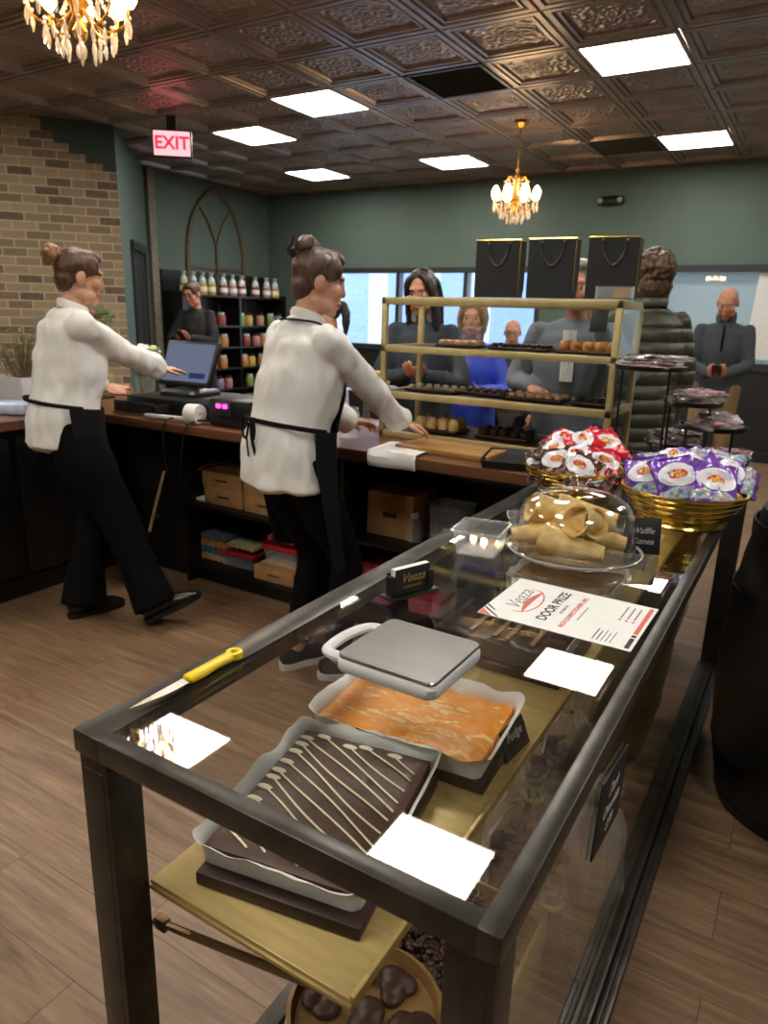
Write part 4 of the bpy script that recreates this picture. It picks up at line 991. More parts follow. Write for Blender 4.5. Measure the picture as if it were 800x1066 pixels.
# tall brass display on the worktop
DX0, DX1, DY0, DY1, DZ = -1.69, -.655, 2.76, 3.12, 1.522
t_ = thing('display_shelf', 'tall pale-gold framed glass display shelf standing on the worktop', 'display shelf', ((DX0+DX1)/2, (DY0+DY1)/2, WT))
for x in (DX0+.012, DX1-.012):
    for y in (DY0+.012, DY1-.012): MB().b2((x-.012, y-.012, WT+.001), (x+.012, y+.012, DZ-.02), .002).build('post', K['goldpaint'], t_, world=True)
for z, h in ((DZ, .03), (1.318, .028), (1.118, .03), (WT+.03, .028)):
    b = MB(); b.b2((DX0, DY0, z-h), (DX1, DY0+.02, z), .002); b.b2((DX0, DY1-.02, z-h), (DX1, DY1, z), .002); b.b2((DX0, DY0, z-h), (DX0+.02, DY1, z), .002); b.b2((DX1-.02, DY0, z-h), (DX1, DY1, z), .002)
    b.build('shelf_frame', K['goldpaint'], t_, world=True)
    if z < 1.5: MB().b2((DX0+.02, DY0+.02, z-.012), (DX1-.02, DY1-.02, z-.002)).build('shelf_board', K['board'], t_, False, world=True)
    else: MB().b2((DX0+.005, DY0+.005, z-.002), (DX1-.005, DY1-.005, z+.004)).build('top_glass', K['glassthin'], t_, False, world=True)
MB().b2((DX1-.008, DY0+.03, WT+.04), (DX1-.003, DY1-.03, DZ-.03)).build('end_glass', K['glassthin'], t_, False, world=True)
MB().b2((DX0+.03, DY1-.006, WT+.04), (DX1-.03, DY1-.002, DZ-.03)).build('customer_glass', K['glassthin'], t_, False, world=True)
K['almond'] = mat('toffee_nut', '#b5773a', .45, 0, .2, 60, .3); K['pastry'] = mat('golden_pastry', '#d9b273', .55, 0, .1, 30, .2); K['caram'] = mat('pale_caramel', '#c39a6a', .45)
S2, S3 = 1.319, 1.119
plate_of('brown tray with nut-topped truffles, top shelf right', -.80, 2.90, S2, .24, .14, 10, 1, 'almond', item='nut truffle', r=.019, h=.034, group='right tray of the top display shelf')
plate_of('dark tray of pale biscuits, top shelf left', -1.37, 2.92, S2, .2, .12, 10, 2, 'caram', item='pale biscuit', r=.017, h=.016, group='left tray of the top display shelf')
plate_of('dark tray of chocolates, middle of the top shelf', -1.09, 2.92, S2, .26, .13, 12, 3, 'darkchoc', item='dark chocolate', r=.016, h=.014, group='middle tray of the top display shelf')
plate_of('dark tray of nut clusters, middle shelf right of centre', -1.0, 2.92, S3, .24, .16, 12, 4, 'caram', item='nut cluster', r=.017, h=.014, group='right tray of the middle display shelf')
plate_of('long dark tray of green-topped chocolates, middle shelf left', -1.48, 2.92, S3, .26, .16, 12, 5, 'greenroll', item='green chocolate', r=.015, h=.012, group='left tray of the middle display shelf')
plate_of('dark tray of chocolates, middle shelf centre', -1.24, 2.95, S3, .2, .14, 10, 6, 'choc', item='milk chocolate', r=.016, h=.014, group='centre tray of the middle display shelf')
plate_of('dark tray of chocolates, middle shelf far right', -.76, 2.92, S3, .16, .14, 8, 16, 'darkchoc', item='dark chocolate', r=.017, h=.014, group='rightmost tray of the middle display shelf')
plate_of('board of chocolate clusters on the lowest display level', -1.13, 2.92, WT+.031, .24, .14, 10, 7, 'darkchoc', item='chocolate cluster', r=.022, h=.03, group='right board of the lowest display level')
plate_of('board of golden pastries on the lowest display level', -1.45, 2.92, WT+.031, .22, .16, 8, 8, 'pastry', item='golden pastry', r=.026, h=.05, group='left board of the lowest display level')
# gift bags
def gift_bag(label, x, y, rz, w=.185, h=.225, d=.085):
    t_ = thing('gift_bag', label, 'gift bag', (x, y, DZ+.005), rz, 'black gift bags on the display'); b = MB()
    def ring(s, z, g=0): return [V((-w/2*s, -d/2*s, z)), V((0, -d/2*s, z)), V((w/2*s, -d/2*s, z)), V((w/2*s-g, 0, z)), V((w/2*s, d/2*s, z)), V((0, d/2*s, z)), V((-w/2*s, d/2*s, z)), V((-w/2*s+g, 0, z))]
    b.rings([ring(.99, h, .012), ring(.97, .004), ring(.985, 0), ring(1.0, .03, .003), ring(1.0, h*.6, .008), ring(1.005, h, .012)][1:], cap=False); b.rings([ring(.99, h, .012), ring(.97, .004, .004)], cap=False); b.add(ring(.985, 0), [list(range(8))]); b.add(ring(.97, .004), [list(range(8))])
    b.build('bag', K['card'], t_, angle=20)
    b = MB(); r_ = ring(1.008, h, .012); b.tube(r_+[r_[0]], .0022, 5, False)
    for s in (1,): b.tube([(s*w/2*1.003, -d/2*1.003, .03), (s*w/2*1.008, -d/2*1.008, h)], .0018, 5, False); b.tube([(s*w/2*1.003, d/2*1.003, .03), (s*w/2*1.008, d/2*1.008, h)], .0018, 5, False)
    b.build('gold_edging', K['gold'], t_)
    b = MB(); yy = -d/2-.004
    b.limb([(-w*.22, yy+.002, h*.93), (-w*.20, yy-.004, h*.75), (-w*.03, yy-.006, h*.55), (w*.12, yy-.006, h*.60), (w*.24, yy-.004, h*.78), (w*.26, yy+.002, h*.94)], [(.006, .0015)]*6, side=(0, 0, 1), n=8, sub=4)
    for s in (-.22, .26): b.ell((s*w, yy+.001, h*.935), (.008, .003, .008), nu=10, nv=6)
    b.build('ribbon_handle', mat('black_ribbon', '#3a3838', .25) if 'black_ribbon' not in bpy.data.materials else bpy.data.materials['black_ribbon'], t_)
gift_bag('black gift bag with ribbon handle, left of the three on the display', -1.205, 2.90, R(6))
gift_bag('black gift bag with ribbon handle, middle of the three on the display', -.978, 2.90, R(6))
gift_bag('black gift bag with ribbon handle, right of the three on the display', -.74, 2.90, R(7))
t_ = thing('card_box', 'small clear box of tan cards before the right gift bag', 'card box', (-.70, 2.80, DZ+.005))
b = MB(); b.rings([[V((u, v, z)) for u, v in rrect(.13*s, .06*s, .004)] for s, z in ((1, 0), (1, .045), (.95, .045), (.95, .004))]); b.build('box', K['acryl'], t_); MB().b2((.0, -.02, .005), (.055, .018, .04)).build('cards', K['cardboard'], t_)
# cake stand of pastries left of the display
t_ = thing('pastry_stand', 'glass pedestal stand piled with golden pastries left of the display', 'cake stand', (-1.90, 2.98, WT))
MB().lathe([(0, .008), (.07, .006), (.075, 0), (.07, .012), (.02, .03), (.014, .10), (.02, .165), (.06, .18), (.145, .185), (.15, .195), (.145, .193), (0, .19)], n=40).build('stand', K['acryl'], t_)
rnd = random.Random(9); p0 = None
for k in range(11):
    lay = 0 if k < 7 else 1; a = k*2*pi/(6 if lay == 0 else 4); rr = (.0 if k == 0 else .085) if lay == 0 else .05
    if p0 is None: b = MB(); b.limb([(-.035, 0, .02), (-.015, .004, .022), (.015, .004, .022), (.035, 0, .02)], [(.014, .012), (.022, .02), (.022, .02), (.014, .012)], n=12); p0 = b.build('golden_pastry', K['pastry'], None); o = p0
    else: o = dup(p0)
    o.location = (-1.90+rr*cos(a), 2.98+rr*sin(a), WT+.194+lay*.038); o.rotation_euler = (0, 0, a+1)
    tag(o, 'golden pastry, %s of the %s layer on the glass stand' % (ORD[k if lay == 0 else k-7], ['lower', 'upper'][lay]), 'pastry', 'golden pastries on the glass stand')
t_ = thing('glass_jar', 'clear glass jar on the worktop just right of the aproned woman', 'jar', (-1.76, 2.62, WT+.001)); MB().lathe([(0, .004), (.04, .004), (.044, 0), (.047, .01), (.047, .11), (.04, .125), (.042, .135), (.038, .135), (.036, .122), (.043, .108), (.043, .01), (0, .01)], n=28).build('jar', K['acryl'], t_)
# left arm: planter with grasses, blue wrapped pack, grey sheet
K['leaf'] = mat('leaf_green', '#5d7a45', .5, 0, .2, 20); K['drygrass'] = mat('dry_grass', '#77674a', .7, 0, .2, 20)
t_ = thing('planter', 'white square planter of dry grasses behind the left cashier', 'planter', (-3.75, 2.36, WT))
b = MB(); b.rings([[V((u*s, v*s, z)) for u, v in rrect(.26, .20, .012)] for s, z in ((.9, .0), (1.0, .155), (1.0, .16), (.94, .16), (.9, .13))]); b.build('pot', K['white'], t_)
b = MB(); rnd = random.Random(12)
for q in range(110):
    a = rnd.uniform(0, 6.28); r = rnd.uniform(0, .09); l = rnd.uniform(.14, .34); p = V((cos(a)*r, sin(a)*r*.8, .13)); d = V((cos(a)*rnd.uniform(0, .5), sin(a)*rnd.uniform(0, .5), 1)).normalized()
    b.limb([p, p+d*l*.5, p+d*l+V((cos(a)*.03, sin(a)*.03, -.01))], [.002, .0025, .0006], n=5, sub=2, dome=0)
b.build('dry_grass', K['drygrass'], t_)
b = MB()
for q in range(50):
    a = rnd.uniform(0, 6.28); r = rnd.uniform(.03, .14); p = V((cos(a)*r, sin(a)*r, rnd.uniform(.24, .40)))
    d = V((cos(a), sin(a), rnd.uniform(-.3, .6))).normalized(); s = d.cross(V((0, 0, 1))).normalized()*.011
    b.add([p, p+d*.025+s, p+d*.055, p+d*.025-s], [[0, 1, 2, 3]])
b.build('leaves', K['leaf'], t_)
o = MB().box((0, 0, .03), (.30, .15, .06), .02).build('wrapped_pack', mat('pale_blue_wrap', '#b8c3de', .25, 0, .1, 20, .3), None); o.location = (-3.52, 2.10, WT); o.rotation_euler = (0, 0, R(25)); tag(o, 'pale blue plastic-wrapped pack on the left arm of the worktop', 'pack')
t_ = thing('menu_stand', 'grey sign sheet on a slim stand at the far left edge', 'sign', (-4.02+.16, 2.62, WT)); MB().b2((-.14, -.004, .40), (.14, .004, .475), .002).build('sheet', mat('grey_sheet', '#a5a49e', .6), t_); b = MB(); b.b2((-.006, .0, .0), (.006, .012, .42)); b.b2((-.06, -.04, 0), (.06, .05, .006)); b.build('stand', K['black'], t_)
# bouquets
def bouquet(label, x, y, z0, h, flowers, seed, s=1.0):
    t_ = thing('flower_vase', label, 'flowers', (x, y, z0)); rnd = random.Random(seed)
    MB().lathe([(0, .003), (.035, .003), (.045, 0), (.055, .06), (.06, .12), (.056, .13), (.052, .12), (.04, .01), (0, .01)], n=24).build('vase', K['acryl'] if seed % 2 else K['goldpaint'], t_)
    b = MB(); lf = MB(); tops = []
    for q in range(26):
        a = rnd.uniform(0, 6.28); r = rnd.uniform(.01, .11)*s; p = V((cos(a)*r, sin(a)*r, h*rnd.uniform(.75, 1.0)))
        b.tube([(cos(a)*.01, sin(a)*.01, .02), (cos(a)*r*.6, sin(a)*r*.6, h*.5), p], .0022, 5); tops.append(p)
        for w in range(3):
            e = rnd.uniform(0, 6.28); d = V((cos(e), sin(e), rnd.uniform(-.2, .7))).normalized(); sd = d.cross(V((0, 0, 1))).normalized()*.014; c = p*rnd.uniform(.7, 1)
            lf.add([c, c+d*.03+sd, c+d*.065, c+d*.03-sd], [[0, 1, 2, 3]])
    b.build('stems', K['leaf'], t_); lf.build('leaves', K['leaf'], t_)
    for q in range(9):
        c = tops[q]; f = MB()
        for rg in range(3):
            for w in range(6):
                a = w*pi/3+rg*.5; f.ell(c+V((cos(a)*.016*(1-rg*.28), sin(a)*.016*(1-rg*.28), .004+rg*.008)), (.013, .013, .008), nu=8, nv=5)
        f.build('blossom', flowers[q % len(flowers)], t_)
K['fw'] = mat('white_petal', '#ece9de', .6); K['fy'] = mat('pale_green_petal', '#d3dd9a', .6); K['fp'] = mat('magenta_petal', '#a83f6d', .6)
bouquet('white and pale green bouquet in a clear vase beside the touch screen', -3.58, 3.05, WT, .30, [K['fw'], K['fy'], K['fw']], 21)
bouquet('tall leafy bouquet with magenta flowers behind the left cashier', -3.88, 2.98, WT, .50, [K['fp'], K['leaf'], K['leaf']], 34, .8)
t_ = thing('roofed_stand', 'small brown roof-shaped wooden display on a post behind the cashier', 'display stand', (-3.72, 2.82, WT)); b = MB(); b.b2((-.01, -.01, 0), (.01, .01, .40)); b.b2((-.06, -.06, 0), (.06, .06, .012)); b.build('post', K['board'], t_)
b = MB(); b.add([(-.15, -.08, .36), (.12, -.08, .33), (.06, 0, .43), (-.10, 0, .44), (-.15, .08, .36), (.12, .08, .33)], [[0, 1, 2, 3], [3, 2, 5, 4], [0, 3, 4], [1, 5, 2], [0, 4, 5, 1]]); b.build('roof', wood('grey_brown_wood', '#7c6a5a', '#98836f', .6), t_, False)
# ------------------------------------------------------------------ shelving with bottles on the left wall
t_ = thing('wall_shelving', 'tall black shelving unit of candy bottles on the left wall under the arch', 'shelving', (-7.11, 7.6, 0))
SZ = [.12, .40, .68, .96, 1.24, 1.50+.13]
b = MB(); b.b2((XL+.005, 6.55, 0), (XL+.03, 8.58, 1.92))
for y in (6.55, 7.58, 8.55): b.b2((XL+.03, y, 0), (-6.92, y+.03, 1.66))
b.build('carcass', K['blackwood'], t_, world=True)
for z in SZ: MB().b2((XL+.03, 6.56, z-.025), (-6.91, 8.57, z), .002).build('shelf', K['blackwood'], t_, world=True)
bc = [mat('bottle_yellow', '#b59a3c', .3), mat('bottle_red', '#8f4238', .3), mat('bottle_pink', '#b07a72', .3), mat('bottle_green', '#7c8f4a', .3), mat('bottle_violet', '#8a7ba0', .3), mat('bottle_orange', '#b57a4a', .3), mat('bottle_white', '#d9d5ca', .3)]
K['btop'] = mat('clear_wrap_top', '#c3cbc6', .2, 0, .2, 30)
protos = {}
def bottle(c, tall, label, y, z, x=-7.0):
    key = (c, tall)
    if key not in protos:
        t_ = thing('candy_bottle' if tall else 'candy_jar', label, 'bottle' if tall else 'jar'); h = .27 if tall else .17
        if tall:
            MB().lathe([(0, 0), (.056, 0), (.058, .01), (.055, h*.45), (.05, h*.5)], n=20).build('bottle', bc[c], t_)
            MB().lathe([(.05, h*.5), (.044, h*.7), (.02, h*.85), (.03, h*.93), (.036, h), (0, h*.97)], n=20).build('wrap', K['btop'], t_)
        else:
            MB().lathe([(0, 0), (.055, 0), (.06, .015), (.06, h*.7), (.045, h*.82)], n=20).build('jar', bc[c], t_); MB().lathe([(.046, h*.8), (.048, h), (0, h)], n=18).build('lid', K['btop'] if c % 2 else K['board'], t_)
        MB().lathe([(.0585, h*.14), (.0592, h*.15), (.0592, h*.34), (.0585, h*.35)], n=20).build('label', K['paper'] if c in (1, 2, 5) else K['cream'], t_)
        protos[key] = t_; o = t_
    else: o = dup(protos[key], label=label)
    o.location = (x, y, z+.001); o['label'] = label; o['group'] = 'candy bottles on the wall shelves' if tall else 'candy jars on the wall shelves'; return o
top = [(6.66, 0), (6.82, 0), (6.98, 0), (7.14, 0), (7.36, 1), (7.54, 2), (7.72, 1), (8.0, 1), (8.24, 2), (8.43, 0)]
for k, (y, c) in enumerate(top): bottle(c, True, '%s tall candy bottle from the left on the top shelf by the green wall' % ORD[k], y, SZ[5])
rnd = random.Random(77); nmz = ['bottom', 'fifth', 'fourth', 'third', 'second']
for s in range(5):
    y = 6.66; k = 0
    while y < 8.5 and k < 12:
        if abs(y-7.58) > .09:
            bottle(rnd.choice([1, 2, 3, 4, 5, 6, 0, 3, 5]), False, '%s candy jar from the left on the %s shelf, left wall' % (ORD[k], nmz[s]), y, SZ[s]); k += 1
        y += rnd.uniform(.15, .24)
# ------------------------------------------------------------------ people
def skin_mat(n, h):
    t = NT(n); tc = t.n('TexCoord'); nz = t.n('TexNoise', i_Vector=(tc, 3), i_Scale=28.0, i_Detail=3.0); c = lin(h)
    d = tuple(x*y for x, y in zip(c[:3], (.86, .76, .72)))+(1,)
    return t.surf(t.bsdf(t.ramp(nz, (.35, d), (.65, c)), .5, 0, nz, .05, .002, Subsurface_Weight=.08, Subsurface_Radius=(.01, .004, .002)))
K['skinA'] = skin_mat('skin_fair', '#d6a487'); K['skinB'] = skin_mat('skin_rosy', '#cd9277'); K['skinC'] = skin_mat('skin_warm', '#c48d6c')
K['lip'] = mat('lip', '#a85f55', .4, 0, .05); K['eyew'] = mat('eye_white', '#d8d2cb', .25, 0, .02); K['iris'] = mat('iris', '#2b1f18', .2, 0, .02)
def hair_mat(n, d, l):
    t = NT(n); tc = t.n('TexCoord'); mp = t.n('Mapping', i_Vector=(tc, 3), i_Scale=(40, 40, 7)); nz = t.n('TexNoise', i_Vector=mp, i_Scale=2.2, i_Detail=4.0, i_Distortion=.8)
    return t.surf(t.bsdf(t.ramp(nz, (.32, lin(d)), (.68, lin(l))), .42, 0, nz, .6, .006))
def cloth(n, h, rough=.8, var=.04, sc=6, bs=.25, bd=.012, stretch=(1, 1, .6), **k): return mat(n, h, rough, 0, var, sc, bs, stretch, bd, **k)
def ik(a, t, l1, l2, pole):
    a, t, pole = V(a), V(t), V(pole); d = t-a; L = d.length; mx = (l1+l2)*.998
    if L > mx: t = a+d*(mx/L); d = t-a; L = mx
    x = (l1*l1-l2*l2+L*L)/(2*L); h = sqrt(max(0, l1*l1-x*x)); u = d.normalized(); p = pole-u*pole.dot(u)
    p = p.normalized() if p.length > 1e-5 else u.orthogonal()
    return a+u*x+p*h, t
def hand(mb, w, d, n, side, curl=.35, s=1.0, spread=.16):
    "w wrist, d pointing dir, n palm normal, side +1 when thumb lies on d x n side"
    d = V(d).normalized(); n = V(n); n = (n-d*n.dot(d)).normalized(); q = d.cross(n)*side
    mb.limb([w-d*.03*s, w+d*.01*s, w+d*.05*s, w+d*.085*s], [(.024*s, .019*s), (.028*s, .018*s), (.038*s, .016*s), (.036*s, .013*s)], side=q, n=14)
    for k, (o, ln) in enumerate(((.029, .070), (.010, .080), (-.010, .075), (-.028, .058))):
        b = w+d*.078*s+q*o*s; dd = (d+q*(o*spread*26)).normalized(); pts = [b-dd*.02*s, b]; a = 0
        for f in (.45, .32, .23):
            a += curl*(1.0 if f == .45 else 1.15); v = dd*cos(a)+n*sin(a); pts.append(pts[-1]+v*ln*f*s)
        mb.limb(pts, [.0085*s, .009*s, .0082*s, .0076*s, .0062*s], n=9, sub=3)
    b = w+d*.022*s+q*.026*s; v1 = (d*.62+q*.72+n*.25).normalized(); v2 = (d*.88+q*.3+n*.3).normalized()
    mb.limb([b-v1*.01*s, b+v1*.034*s, b+v1*.034*s+v2*.03*s, b+v1*.034*s+v2*.052*s], [.013*s, .011*s, .009*s, .007*s], n=9, sub=3)
def wrinkle(me, amp, fr, seed, zs=.55):
    for v, nrm in zip(me.vertices, [x.vector.copy() for x in me.vertex_normals]):
        c = v.co; a = NZ.noise(V((c.x*fr, c.y*fr, c.z*fr*zs+seed)))+.5*NZ.noise(V((c.x*fr*2.3, c.y*fr*2.3, c.z*fr*1.2+seed)))
        v.co = c+nrm*(a*amp)
def person(label, pos, yaw, H=1.68, lean=0, side=0, head=(0, 0, 0), arms=None, feet=None, skin='skinA', sex='f', wide=1.0,
           legw=1.0, top=None, topz=.84, cuff=1.0, puff=1.0, legs=None, flare=.055, shoes='black', hair=None, hairm=None, vox=.006, fine=None, group=None, extra=None, hunch=0, tail=1.0, wr_=.008):
    s = H/1.70
    P0 = V((pos[0], pos[1], 0)); a = R(yaw)
    F = V((sin(a), cos(a), 0)); Rt = V((cos(a), -sin(a), 0)); U = V((0, 0, 1))
    t_ = thing('person', label, 'person', P0, 0, group)
    wl = R(lean); up = (U*cos(wl)+F*sin(wl)+Rt*side).normalized(); fw = (F-up*F.dot(up)).normalized()
    pel = P0+U*.93*s; chest = pel+up*.27*s; sh = pel+up*.475*s; nb = sh+up*.055*s+fw*.0
    hw = (.150 if sex == 'f' else .168)*s*wide
    ha = R(yaw+head[0]); hf = V((sin(ha), cos(ha), 0)); hp = R(head[1]); hu = U*cos(hp)+hf*sin(hp); hf = hf*cos(hp)-U*sin(hp); hr = hf.cross(hu)
    tl = R(head[2]); hu, hr = (hu*cos(tl)+hr*sin(tl)), (hr*cos(tl)-hu*sin(tl))
    hc = nb+(up*.45+hu*.55).normalized()*.145*s+hf*.025*s+fw*hunch
    S = {1: sh+Rt*hw-up*.020*s, -1: sh-Rt*hw-up*.020*s}
    fl = {}; arms = arms or {}; feet = feet or {}
    body = MB(); hs = s
    hd = lambda x, y, z: hc+hr*x*hs+hf*y*hs+hu*z*hs
    fr = (hr, hf, hu); E = lambda c, r: body.ell(hd(*c), [q*hs for q in r], fr, 18, 12)
    E((0, -.012, .030), (.074, .093, .088)); E((0, .022, -.035), (.057, .070, .080)); E((0, .066, -.096), (.026, .022, .020)); E((0, .078, .030), (.050, .014, .014))
    for q in (-1, 1):
        E((q*.036, .062, -.022), (.027, .026, .028)); E((q*.0745, -.006, -.008), (.010, .021, .031)); E((q*.031, .076, .006), (.014, .012, .011)); E((q*.045, .02, -.075), (.02, .05, .022))
    E((0, .090, -.062), (.021, .010, .0085)); E((0, .088, -.074), (.017, .010, .007))
    body.limb([hd(0, .086, .022), hd(0, .092, .0), hd(0, .099, -.024), hd(0, .086, -.032)], [.007*hs, .008*hs, .0105*hs, .009*hs], n=10)
    body.limb([pel-U*.06*s, pel+up*.1*s, chest, sh-up*.03*s, nb, hc-hu*.07*s-hf*.012*s, hc-hu*.0-hf*.015*s], [(.10*s, .08*s), (.085*s, .07*s), (.11*s, .075*s), (.10*s, .06*s), (.053*s, .052*s), (.050*s, .055*s), (.05*s, .05*s)], side=Rt, n=18)
    shirt = MB(); f = puff*wide
    fem = sex == 'f'
    hem = pel+U*((topz-.93)*s)
    prof = [(hem, (.172*tail, .135*tail)), (pel+up*.04*s, (.166, .130)), (pel+up*.15*s, (.150 if fem else .160, .118)), (chest+up*.02*s+fw*(.012 if fem else .005), (.160 if fem else .178, .128 if fem else .122)), (sh-up*.06*s, (.152 if fem else .172, .104)), (sh+up*.004*s, (.110, .078)), (nb-up*.012*s, (.060, .060))]
    shirt.limb([p for p, r in prof], [(r[0]*s*f, r[1]*s*f) for p, r in prof], side=Rt, n=28, dome=.15)
    shirt.limb([S[-1]-up*.012*s, sh-up*.0*s, S[1]-up*.012*s], [(.040*s*f, .046*s*f), (.050*s*f, .060*s*f), (.040*s*f, .046*s*f)], side=up, n=16, dome=.6)
    l1, l2 = .285*s, .245*s
    for q in (-1, 1):
        A = arms.get(q, {}); tg = A.get('to', S[q]-U*.51*s+F*.06*s+Rt*q*.05*s); el, wr = ik(S[q], tg, l1, l2, V(A['pole']) if 'pole' in A else (-F*.6+Rt*q*.5-U*.4))
        d = V(A.get('d', (wr-el))).normalized(); n = V(A.get('n', -Rt*q))
        hand(body, wr+(wr-el).normalized()*.012*s, d, n, A.get('th', q if 'n' not in A else A.get('ts', q)), A.get('curl', .35), s*(.95 if fem else 1.05))
        body.limb([S[q], el, wr], [.035*s, .03*s, .024*s], n=10, sub=3)
        ce = el+(wr-el)*cuff
        shirt.limb([S[q]-(el-S[q]).normalized()*.01, S[q].lerp(el, .5), el, el.lerp(ce, .55), ce], [.053*s*f, .054*s*f, .050*s*f, .045*s*f, (.036 if puff < 1.1 else .045)*s*f], n=16)
        fl['el%d' % q] = el; fl['wr%d' % q] = wr; fl['cd%d' % q] = (ce, (wr-el).normalized())
    pants = MB()
    pants.limb([pel+U*.10*s, pel+U*.02*s, pel-U*.08*s], [(.140*s*wide, .110*s), (.160*s*wide, .125*s), (.150*s*wide, .12*s)], side=Rt, n=22, dome=.2)
    for q in (-1, 1):
        Ft = feet.get(q, {}); an = V(Ft.get('at', P0+Rt*q*.10*s+U*.085*s)); td = V(Ft.get('d', F+Rt*q*.25)).normalized()
        hip = pel+Rt*q*.088*s*wide-U*.03*s; kn, an = ik(hip, an, .43*s, .435*s, Ft.get('pole', F*1.0+Rt*q*.1))
        body.limb([hip, kn, an], [.05*s, .04*s, .033*s], n=10, sub=3)
        sd = td.cross(U).normalized(); un = sd.cross(td).normalized()
        body.limb([an+un*.03*s, an-un*.02*s, an-un*.045*s+td*.06*s, an-un*.055*s+td*.13*s], [(.032*s, .034*s), (.03*s, .03*s), (.03*s, .022*s), (.03*s, .014*s)], side=sd, n=10)
        bt = kn.lerp(an, Ft.get('len', 1.02))
        pants.limb([hip+U*.04*s, hip.lerp(kn, .35), kn, kn.lerp(bt, .5), bt], [(.098*s*wide, .10*s), (.088*s*wide*legw, .092*s*legw), (.064*s*legw, .068*s*legw), ((.055+flare)*.5*s+.006, (.055+flare)*.5*s+.006), (flare*s, flare*s*1.08)], side=Rt, n=20, dome=.15)
        sh_ = MB(); b0 = an-un*.075*s
        sh_.limb([b0-td*.06*s+un*.04*s, b0-td*.035*s+un*.042*s, b0+td*.03*s+un*.046*s, b0+td*.09*s+un*.034*s, b0+td*.15*s+un*.024*s, b0+td*.19*s+un*.016*s], [(.028*s, .034*s), (.035*s, .042*s), (.037*s, .040*s), (.043*s, .030*s), (.042*s, .022*s), (.026*s, .012*s)], side=sd, n=18)
        o = sh_.build('shoe', K[shoes], t_, world=True)
        so = MB(); rg = [(b0+td*(x*s)+sd*(y*s)) for x, y in [(-.085, 0), (-.075, .026), (-.04, .035), (.02, .034), (.09, .045), (.15, .043), (.19, .03), (.208, 0), (.19, -.03), (.15, -.043), (.09, -.045), (.02, -.034), (-.04, -.035), (-.075, -.026)]]
        so.rings([[p-un*.010*s for p in rg], [p+un*.016*s for p in rg]]); so.build('sole', K[legs[2]] if len(legs) > 2 else K['black'], o, False, world=True)
        fl['an%d' % q] = an; fl['kn%d' % q] = kn
    # body mesh, face colours by place
    me = fuse(body, fine or vox, 3)
    o = put(me, 'body', [K[skin], K['lip'], K['eyew'], K['iris'], hairm or K['iris']], t_)
    m3 = M((hr, hf, hu)); off = hc-P0
    for p in me.polygons:
        c = p.center-off
        if c.length > .2: continue
        l = m3 @ c/hs; k = 0
        if l.y > .06:
            if ((l.x/.022)**2+((l.z+.066)/.0095)**2) < 1: k = 1
            for q in (-1, 1):
                e = ((l.x-q*.031)/.0135)**2+((l.z-.004)/.0062)**2
                if e < 1: k = 3 if abs(l.x-q*.031) < .0062 else 2
                if ((l.x-q*.032)/.019)**2+((l.z-.026+.12*abs(l.x-q*.03))/.0048)**2 < 1: k = 4
        p.material_index = k
    # clothes
    me = fuse(shirt, vox*1.15, 5); wrinkle(me, wr_, 11, yaw, .4); put(me, top[1], K[top[0]], t_)
    me = fuse(pants, vox*1.3, 4); wrinkle(me, .006, 10, yaw+3); put(me, legs[1], K[legs[0]], t_)
    if hair: hair(t_, hd, fr, hs, hairm or K['iris'], vox)
    fl.update(dict(t=t_, hd=hd, fr=fr, s=s, nb=nb, sh=sh, pel=pel, up=up, fw=fw, F=F, R=Rt, U=U, chest=chest, hem=hem, S=S, hc=hc, hs=hs, f=f))
    return fl
# hair styles -------------------------------------------------------
def hcap(b, hd, fr, hs, k=1.0, low=True):
    b.ell(hd(0, -.022, .036), (.081*hs*k, .094*hs*k, .090*hs*k), fr, 20, 14)
    if low: b.ell(hd(0, -.058, -.022), (.066*hs*k, .048*hs*k, .062*hs*k), fr, 18, 12)
def put_hair(b, t_, m, vox, amp, fq, seed, name='hair'):
    me = fuse(b, vox*.9, 2); wrinkle(me, amp, fq, seed, 1.0); return put(me, name, m, t_)
def h_bun(pos, r, messy=.004, bm=None):
    def g(t_, hd, fr, hs, m, vox):
        b = MB(); hcap(b, hd, fr, hs); b.ell(hd(0, .022, .088), (.062*hs, .062*hs, .036*hs), fr, 16, 10)
        for q in (-1, 1): b.ell(hd(q*.056, .026, .050), (.021*hs, .046*hs, .045*hs), fr, 14, 10)
        o = put_hair(b, t_, m, vox, .003, 30, 1)
        b = MB(); rnd = random.Random(3); c = V(pos)
        b.ell(hd(*c), (r*hs,)*3, fr, 14, 10)
        for q in range(7):
            a = rnd.uniform(0, 6.28); e = rnd.uniform(-1, 1); v = V((cos(a), sin(a)*.8, e)).normalized()*r*.75; b.ell(hd(*(c+v)), (r*.5*hs, r*.42*hs, r*.5*hs), fr, 10, 8)
        b.limb([hd(c.x*.4, c.y*.72-.01, c.z*.8), hd(*(c*.97))], [.03*hs, .026*hs], n=10, smooth=False)
        put_hair(b, t_, bm or m, vox, messy, 45, 5, 'hair_bun')
    return g
def h_long(t_, hd, fr, hs, m, vox):
    b = MB(); hcap(b, hd, fr, hs, 1.0)
    for q in (-1, 1): b.limb([hd(q*.012, .035, .102), hd(q*.060, .035, .06), hd(q*.076, .012, -.04), hd(q*.078, .015, -.14), hd(q*.080, .04, -.27)], [(.02*hs, .02*hs), (.018*hs, .045*hs), (.016*hs, .055*hs), (.020*hs, .05*hs), (.010*hs, .03*hs)], side=fr[0], n=14)
    b.limb([hd(0, -.08, .05), hd(0, -.10, -.06), hd(0, -.10, -.2)], [(.08*hs, .035*hs), (.09*hs, .04*hs), (.08*hs, .02*hs)], side=fr[0], n=16)
    put_hair(b, t_, m, vox, .004, 24, 2)
